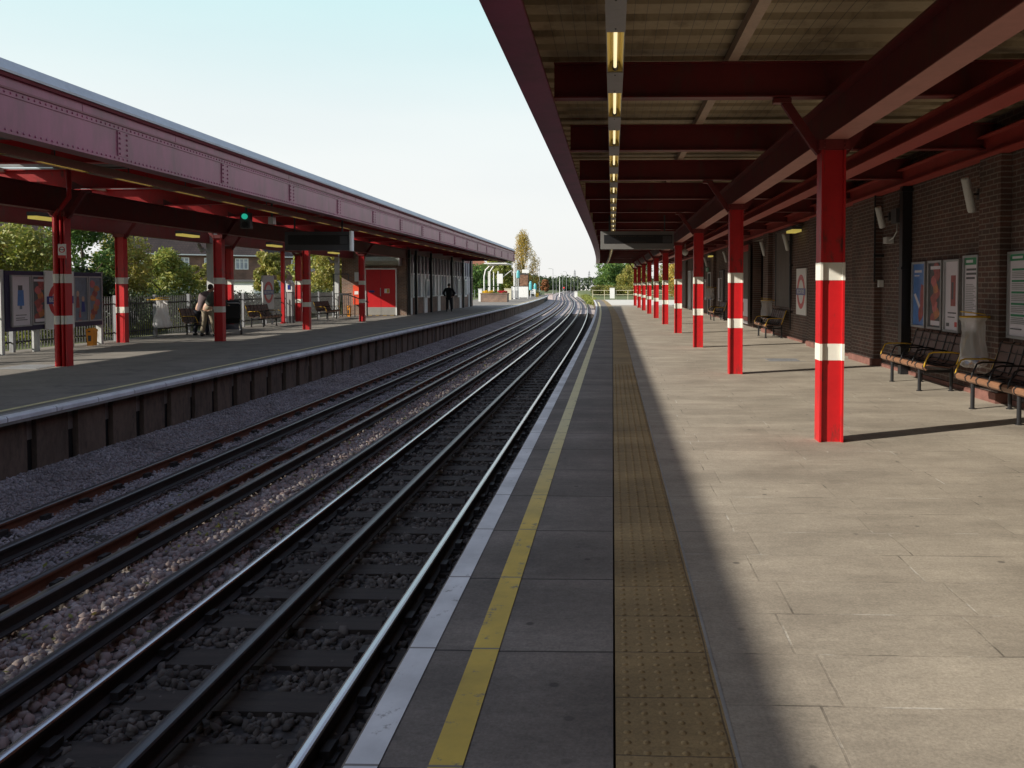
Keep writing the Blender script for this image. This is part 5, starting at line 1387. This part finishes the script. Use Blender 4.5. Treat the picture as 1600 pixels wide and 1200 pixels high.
house('orange brick house far behind the end of the left platform', -34, 185, R(20), 14, 9, 5.0, 8.5, HTILEO)
gs = thing('garden_shed', 'low pale shed with white gable in the gardens behind the fence', 'shed', (-27, 46, 0))
MB().box(-28.2, -25.8, 45, 47.5, 0, 1.5).build('wall', LTGREY, gs)
MB().prism([(-28.4,44.9,1.5),(-25.6,44.9,1.5),(-27,44.9,2.3)], (0,2.7,0)).build('roof', HTILE, gs)
MB().bar((-28.45,44.85,1.5),(-27,44.85,2.33),.1,.12).bar((-25.55,44.85,1.5),(-27,44.85,2.33),.1,.12).build('bargeboard', WHITE, gs)
sh2 = thing('garden_shed', 'long low white outbuilding behind the station sign', 'shed', (-36, 78, 0))
MB().box(-39, -33.5, 77, 80, 0, 2.0).build('wall', WHITE, sh2); MB().box(-39.2, -33.3, 76.7, 80.3, 2.0, 2.2).build('roof', DKGREY, sh2)

# ------------------------------------------------------------------ left platform end
pl = thing('flower_planter', 'brick planter with yellow and red flowers on the open left platform end', 'planter', (-11.9, 83.5, 0))
mb = MB().box(-13.2, -10.55, 83, 84.6, 0, .82); mb.box(-13.26, -10.5, 82.95, 84.65, .82, .9)
mb.build('brick_box', BRICKB, pl)
for nm_, x0, x1, m in (('yellow_flowers', -13.1, -12.1, FL_Y), ('red_flowers', -11.5, -10.7, FL_R)):
    V, F = leaves([(random.uniform(x0, x1), 83.2+random.random()*1.1, .98, .22, .22, .17) for _ in range(14)], 1500, .05)
    o = np_mesh(nm_, V-np.array([-11.9,83.5,0]), F, m, pl)
V, F = leaves([(random.uniform(-13.1, -10.7), 83.2+random.random()*1.1, .9, .25, .25, .12) for _ in range(16)], 1200, .05)
np_mesh('greenery', V-np.array([-11.9,83.5,0]), F, L_GREEN, pl)
def lamppost(label, px, base, top, arm=.0, r=.07, m=GALV, d=None, headm=LTGREY):
    r *= .62
    x = (px-957)/1300*d
    t = thing('lamp_post', label, 'lamp post', (x, d, base), 'slender posts along the railway')
    MB().lathe([(r*1.8,0),(r*1.8,.5),(r,.6)], (x, d, base), 10).tube([(x,d,base+.5),(x,d,top)], [r, r*.7], 8).build('shaft', m, t)
    if arm:
        a = MB().tube([(x,d,top-.1),(x+arm*.5,d,top+.1),(x+arm,d,top+.1)], r*.6, 6); a.build('arm', m, t)
        MB().box(x+arm-.35, x+arm+.25, d-.12, d+.12, top+.02, top+.16).build('lantern', headm, t)
    return t
lamppost('thin lamp post with one arm left of the tracks, closest beyond the mirror', 843, -.2, 5.6, -1.3, .09, d=158)
lamppost('shorter lamp post with a small lantern right of the first thin lamp post', 864, -.4, 5.4, -.8, .09, d=185)
lamppost('plain white post standing close to the curving tracks', 874.5, -.6, 3.4, 0, .12, WHITE, d=170)
lamppost('thin grey post behind the plain white post', 885, -.6, 5.5, -.5, .09, d=230)
lamppost('distant lamp post right of the thin grey post', 892, -.6, 5.0, -.5, .1, d=265)
lamppost('tiny distant post nearest the vanishing tracks', 903, -.6, 4.8, -.4, .1, d=310)
for px, d, top, lab in ((869, 210, 4.2, 'faint thin post between the shorter lamp post and the plain white post'), (879, 250, 5.2, 'faint grey mast right of the plain white post'), (897, 290, 4.2, 'faint short mast among the farthest posts'), (907, 340, 4.6, 'faint last mast before the distant low buildings')):
    lamppost(lab, px, -.6, top, -.3, .07, d=d)
rs = thing('red_signal', 'distant signal post showing a small red light beside the tracks', 'signal', ((881-957)/1300*200, 200, -.7))
x = (881-957)/1300*200
MB().tube([(x,200,-.7),(x,200,1.0)], .06, 8).build('post', LTGREY, rs); MB().box(x-.2, x+.2, 199.9, 200.1, .75, 1.5).build('case', DKGREY, rs); MB().tube([(x,199.85,1.2),(x,199.9,1.2)], .16, 12).build('lens', glow('red_signal_light', (.8,.03,.03), .8), rs)
lamppost('slender post just right of the teal topped posts', 841, -.3, 2.6, 0, .07, d=140)
for i, (px, d, top, w, lab) in enumerate(((763,90,3.2,.1,'white post leftmost beyond the brick building'),(771,92,3.2,.1,'white post standing behind the planter middle'),(778,95,3.3,.12,'white post holding a white signal cabinet'),(803.5,102,4.4,.16,'thick white post rising above the grey cabinet'),(806.3,104,4.9,.07,'thin white mast next to the thick white post'))):
    x = (px-957)/1300*d
    t = thing('white_post', lab, 'post', (x, d, 0), 'white posts on the left platform end')
    mm_ = MB().tube([(x,d,0),(x,d,.04),(x,d,.05),(x,d,top)], [w,w,w*.6,w*.55], 8); mm_.build('shaft', WHITE, t)
    MB().tube([(x,d,1.5),(x,d,1.62)], w*.62, 8).build('band', BLACK, t)
    if i == 2:
        MB().box(x-.1, x+.55, d-.25, d-.05, 1.9, 3.0).build('cabinet', WHITE, t); MB().bar((x+.5,d,2.6),(x+1.5,d,3.4),.06).build('stay', WHITE, t)
x = (756-957)/1300*88
ar = thing('arched_lamp', 'white arched shelter frame curving over behind the planter', 'shelter', (x, 88, 0))
MB().tube([(x,88,0),(x,88,2.6),(x+.15,88,3.3),(x+.6,88,3.75),(x+1.4,88,3.9),(x+2.0,88,3.9)], .07, 8).build('post', WHITE, ar)
MB().box(x+.2, x+2.6, 86.5, 92, 3.92, 4.02).build('roof_panel', WHITE, ar)
MB().tube([(x+.1,91.5,0),(x+.1,91.5,3.2),(x+.6,91.5,3.9)], .07, 8).build('post', WHITE, ar)
cx = -12.25
cbt = thing('equipment_cabinet', 'grey equipment cabinet with pale top at the left platform end', 'cabinet', (cx, 104, 0))
MB().box(cx-.4, cx+.4, 103.7, 104.3, 0, 1.05).build('body', MIDGREY, cbt); MB().box(cx-.38, cx+.38, 103.72, 104.28, 1.05, 1.55).build('top', LTGREY, cbt); MB().box(cx-.3, cx+.3, 103.5, 103.7, 0, .12).build('step', DKGREY, cbt)
mx = -11.55
mi = thing('driver_mirror', 'framed mirror showing the platform on a white stand', 'mirror', (mx, 108, 0))
MB().box(mx-.66, mx+.60, 107.8, 108.3, .15, 1.52).box(mx-.6, mx-.5, 107.85, 108.2, 0, .15).box(mx+.45, mx+.55, 107.85, 108.2, 0, .15).build('stand', WHITE, mi)
MB().box(mx-.56, mx-.48, 108, 108.08, 1.52, 3.7).box(mx+.56, mx+.64, 108, 108.08, 1.52, 3.2).box(mx-.56, mx+.64, 107.9, 108.15, 3.12, 3.22).box(mx-.56, mx+.64, 107.9, 108.15, 1.55, 1.62).build('frame', DKGREY, mi)
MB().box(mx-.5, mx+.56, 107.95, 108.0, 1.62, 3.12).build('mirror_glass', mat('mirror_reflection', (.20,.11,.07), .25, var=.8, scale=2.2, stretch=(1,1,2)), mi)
MB().box(mx-.2, mx+.7, 107.9, 108.1, 3.3, 3.75).build('lettered_panel', WHITE, mi)
TEAL = mat('teal_paint', (.10,.42,.45), .5)
for px, d, z0, z1, lab in ((809.5,106,2.6,3.6,'teal box on a post beside the mirror'),(829,118,1.0,2.3,'teal topped thin post right of the mirror'),(836,124,.9,2.0,'second smaller teal topped post right of the mirror')):
    x = (px-957)/1300*d
    t = thing('teal_signal', lab, 'signal', (x, d, 0))
    MB().tube([(x,d,0),(x,d,z0)], .06, 8).build('post', LTGREY, t)
    MB().lathe([(.12,0),(.22,.08),(.22,(z1-z0)*.7),(.12,z1-z0)], (x, d, z0), 10).build('head', TEAL, t)
x = (833-957)/1300*121
wb = thing('white_barrier', 'low white barrier near the far left platform ramp', 'barrier', (x, 121, 0))
MB().box(x-.4, x+.35, 120.9, 121.1, .45, 1.15).box(x-.38, x-.28, 120.9, 121.1, 0, .45).box(x+.2, x+.3, 120.9, 121.1, 0, .45).build('board', WHITE, wb)
x = (838.5-957)/1300*122
yb = thing('yellow_box', 'small yellow grit box beside the low white barrier', 'box', (x, 122, 0))
MB().prism([(x-.15,121.8,0),(x+.25,121.8,0),(x+.3,121.8,.5),(x-.2,121.8,.5)], (0,.5,0)).box(x-.22, x+.32, 121.75, 122.35, .5, .6).build('body', YELLOW, yb)
for px, d, w, lab in ((749.5,86,.35,'white cabinet close to the corner of the brown brick building'),(793,97,.8,'cream box behind the right end of the planter')):
    x = (px-957)/1300*d
    t = thing('platform_cabinet', lab, 'cabinet', (x, d, 0))
    MB().box(x-w/2, x+w/2, d, d+.5, 0, 1.25).box(x-w/2-.04, x+w/2+.04, d-.04, d+.54, 1.25, 1.32).build('body', WHITE if w < .5 else mat('cream_paint', (.6,.56,.42), .6), t)
t = thing('trackside_box', 'pinkish white trackside box beside the far track bend', 'box', (-11.6, 152, -1))
MB().box(-12.3, -10.9, 151.5, 152.5, -1.0, .1).box(-12.4, -10.8, 151.4, 152.6, .1, .2).build('case', mat('pinkish_paint', (.6,.5,.48), .6), t)

# ------------------------------------------------------------------ right platform end and distance
rl = thing('end_railing', 'pale post and rail fence across the end of the right platform', 'fence', (1.2, 101, 0))
mb = MB()
for k in range(8):
    x = -2.4+1.42*k; mb.box(x-.03, x+.03, 100.97, 101.03, -.1, 1.12)
for z in (.55, 1.06): mb.box(-2.4, 7.6, 100.98, 101.02, z, z+.045)
mb.build('rails', mat('pale_yellow_paint', (.62,.57,.4), .6), rl)
nb_ = thing('platform_notice', 'white blank board hung on the railing at the right platform end', 'sign', (-.05, 100.9, .3))
MB().box(-.32, .26, 100.86, 100.96, .1, 1.35).box(-.36, .30, 100.84, 100.98, 1.35, 1.39).build('board', WHITE, nb_)
t = thing('concrete_marker', 'small white block beside the tracks past the right platform', 'marker', (-8.4, 190, -1))
MB().box(-8.7, -8.0, 189.8, 190.3, -1, .3).prism([(-8.75,189.7,.3),(-7.95,189.7,.3),(-8.35,189.7,.5)], (0,.7,0)).build('block', WHITE, t)
for i, (px, d, w, h, m, lab) in enumerate(((917,430,16,4.2,GREYROOF,'grey roofed low building in the distance past the tracks'),(922,400,9,3.2,WHITE,'white fronted low building in the distance past the tracks'))):
    x = (px-957)/1300*d
    t = thing('distant_building', lab, 'building', (x, d, -1))
    MB().box(x-w/2, x+w/2, d, d+10, -1, h-1).build('wall', WHITE if i else HBRICK, t)
    MB().prism([(x-w/2-.4,d-.3,h-1),(x+w/2+.4,d-.3,h-1),(x+w/2-2,d+5,h+1),(x-w/2+2,d+5,h+1)], (0,.2,0)).prism([(x-w/2-.3,d-.2,h-1),(x-w/2-.3,d+10.2,h-1),(x-w/2-.3,d+5,h+1.1)], (w+.6,0,0)).build('roof', GREYROOF, t)
    mb = MB(); k = x-w/2+.8
    while k < x+w/2-1: mb.box(k, k+1.1, d-.06, d-.003, .2, 1.5); k += 2.2
    mb.build('windows', GLASSDK, t)
def pylon(label, px, top_px, d):
    x = (px-957)/1300*d; H = (447-top_px)/1300*d+1.6
    t = thing('pylon', label, 'pylon', (x, d, -1), 'electricity pylons on the skyline')
    mb = MB(); b = H*.10; thk = H*.012
    lv = [0,.25,.45,.6,.72,.84,.92]
    wd = lambda f: b*(1-f)**1.3+.02*H*(1 if f < .99 else 0)
    for sx in (-1,1):
        for sy in (-1,1): mb.tube([(x+sx*wd(f), d+sy*wd(f), -1+f*H) for f in lv]+[(x, d, H-1)], thk, 4)
    for f0, f1 in zip(lv[:-1], lv[1:]):
        for sy in (-1,1):
            mb.bar((x-wd(f0), d+sy*wd(f0), -1+f0*H), (x+wd(f1), d+sy*wd(f1), -1+f1*H), thk*1.2); mb.bar((x+wd(f0), d+sy*wd(f0), -1+f0*H), (x-wd(f1), d+sy*wd(f1), -1+f1*H), thk*1.2)
    mb.build('lattice', GALV, t)
    am = MB()
    for f, a in ((.66,.16),(.78,.13),(.90,.10)): am.bar((x-a*H*.55, d, -1+f*H), (x+a*H*.55, d, -1+f*H), thk*1.6)
    am.build('crossarm', GALV, t)
pylon('leftmost pylon on the skyline near the thin posts', 828, 427, 900)
pylon('second pylon on the skyline right of the golden tree', 852, 428, 900)
pylon('tall pylon on the skyline above the vanishing tracks', 898, 420, 850)
pylon('rightmost pylon on the skyline beside the right trees', 920.5, 421.5, 850)

# unseen bridge added behind the camera to block low sky light
bg_ = thing('sky_block_bridge', 'unseen added brick bridge blocking low sky light behind the viewpoint', 'bridge', (-3, -16, 0))
MB().box(-40, 40, -22, -11, 3.6, 6.6).build('deck', BRICKRX, bg_)
MB().box(-40, -7.6, -22, -11.2, -1.1, 3.6).box(-.9, 40, -22, -11.2, -1.1, 3.6).build('abutments', BRICKRX, bg_)
MB().box(-40.2, 40.2, -11.05, -10.9, 6.6, 6.75).box(-40.2, 40.2, -22.1, -21.9, 6.6, 6.75).build('coping', CONC, bg_)

# ------------------------------------------------------------------ light, sky, camera
EL = 25.7; SD = Vector((-.888*math.cos(R(EL)), -.459*math.cos(R(EL)), math.sin(R(EL))))
sun = bpy.data.lights.new('sun', 'SUN'); sun.energy = 5.0; sun.angle = R(.55); sun.color = (1, .93, .82)
so = bpy.data.objects.new('sun', sun); COL.objects.link(so)
so.rotation_euler = SD.to_track_quat('Z', 'Y').to_euler(); so.location = (-30, -20, 30)
wd = bpy.data.worlds.new('World'); SC.world = wd; wd.use_nodes = True
nt = wd.node_tree; bg = nt.nodes['Background']
sky = nt.nodes.new('ShaderNodeTexSky'); sky.sky_type = 'NISHITA'; sky.sun_disc = False
sky.sun_elevation = R(EL); sky.sun_rotation = math.atan2(SD.x, SD.y)
sky.air_density = 1.0; sky.dust_density = 1.6; sky.ozone_density = 1.0
geo = nt.nodes.new('ShaderNodeTexCoord'); sp = nt.nodes.new('ShaderNodeSeparateXYZ'); nt.links.new(geo.outputs['Generated'], sp.inputs[0])
# thin autumn haze over the blue: white at the horizon, clearing towards the zenith
hz = ramp(nt, sp.outputs['Z'], [(.0, (.93,.93,.93)), (.14, (.93,.93,.93)), (.34, (.85,.85,.85)), (.6, (.30,.30,.30)), (1, (.12,.12,.12))])
hc = ramp(nt, sp.outputs['Z'], [(.0, (5.75,5.7,5.6)), (.12, (5.6,5.75,5.7)), (.19, (5.45,5.85,5.8)), (.31, (4.3,5.85,5.85)), (.5, (4.2,4.8,6.0)), (1, (4.0,4.5,6.2))])
mpz = nt.nodes.new('ShaderNodeMapping'); mpz.inputs['Scale'].default_value = (1.2, 1.2, 5); nt.links.new(geo.outputs['Generated'], mpz.inputs[0])
wisp = ramp(nt, noise(nt, mpz.outputs[0], 1.6, 5, .5), [(.35, (.975,.98,.985)), (.65, (1.02,1.015,1.01))])
nt.links.new(mix(nt, 1, mix(nt, hz.outputs[0], sky.outputs[0], hc.outputs[0]), wisp.outputs[0], 'MULTIPLY'), bg.inputs[0]); bg.inputs[1].default_value = .13
cam = bpy.data.cameras.new('camera'); co = bpy.data.objects.new('camera', cam); COL.objects.link(co)
TH, PH, FPX = R(1.5), R(2.0), 1300.0
co.location = (0, 0, 1.6); co.rotation_euler = (R(90)-PH, 0, TH)
cam.sensor_fit = 'HORIZONTAL'; cam.sensor_width = 36; cam.lens = FPX/1600*36
cam.shift_x = (800-922.94)/1600*-1*-1; cam.shift_y = (492.4-600)/1600
cam.clip_start = .05; cam.clip_end = 6000
SC.camera = co
SC.view_settings.view_transform = 'Standard'; SC.view_settings.look = 'None'
SC.view_settings.exposure = 0.35; SC.view_settings.gamma = 1.0
SC.render.resolution_x, SC.render.resolution_y = 1024, 768
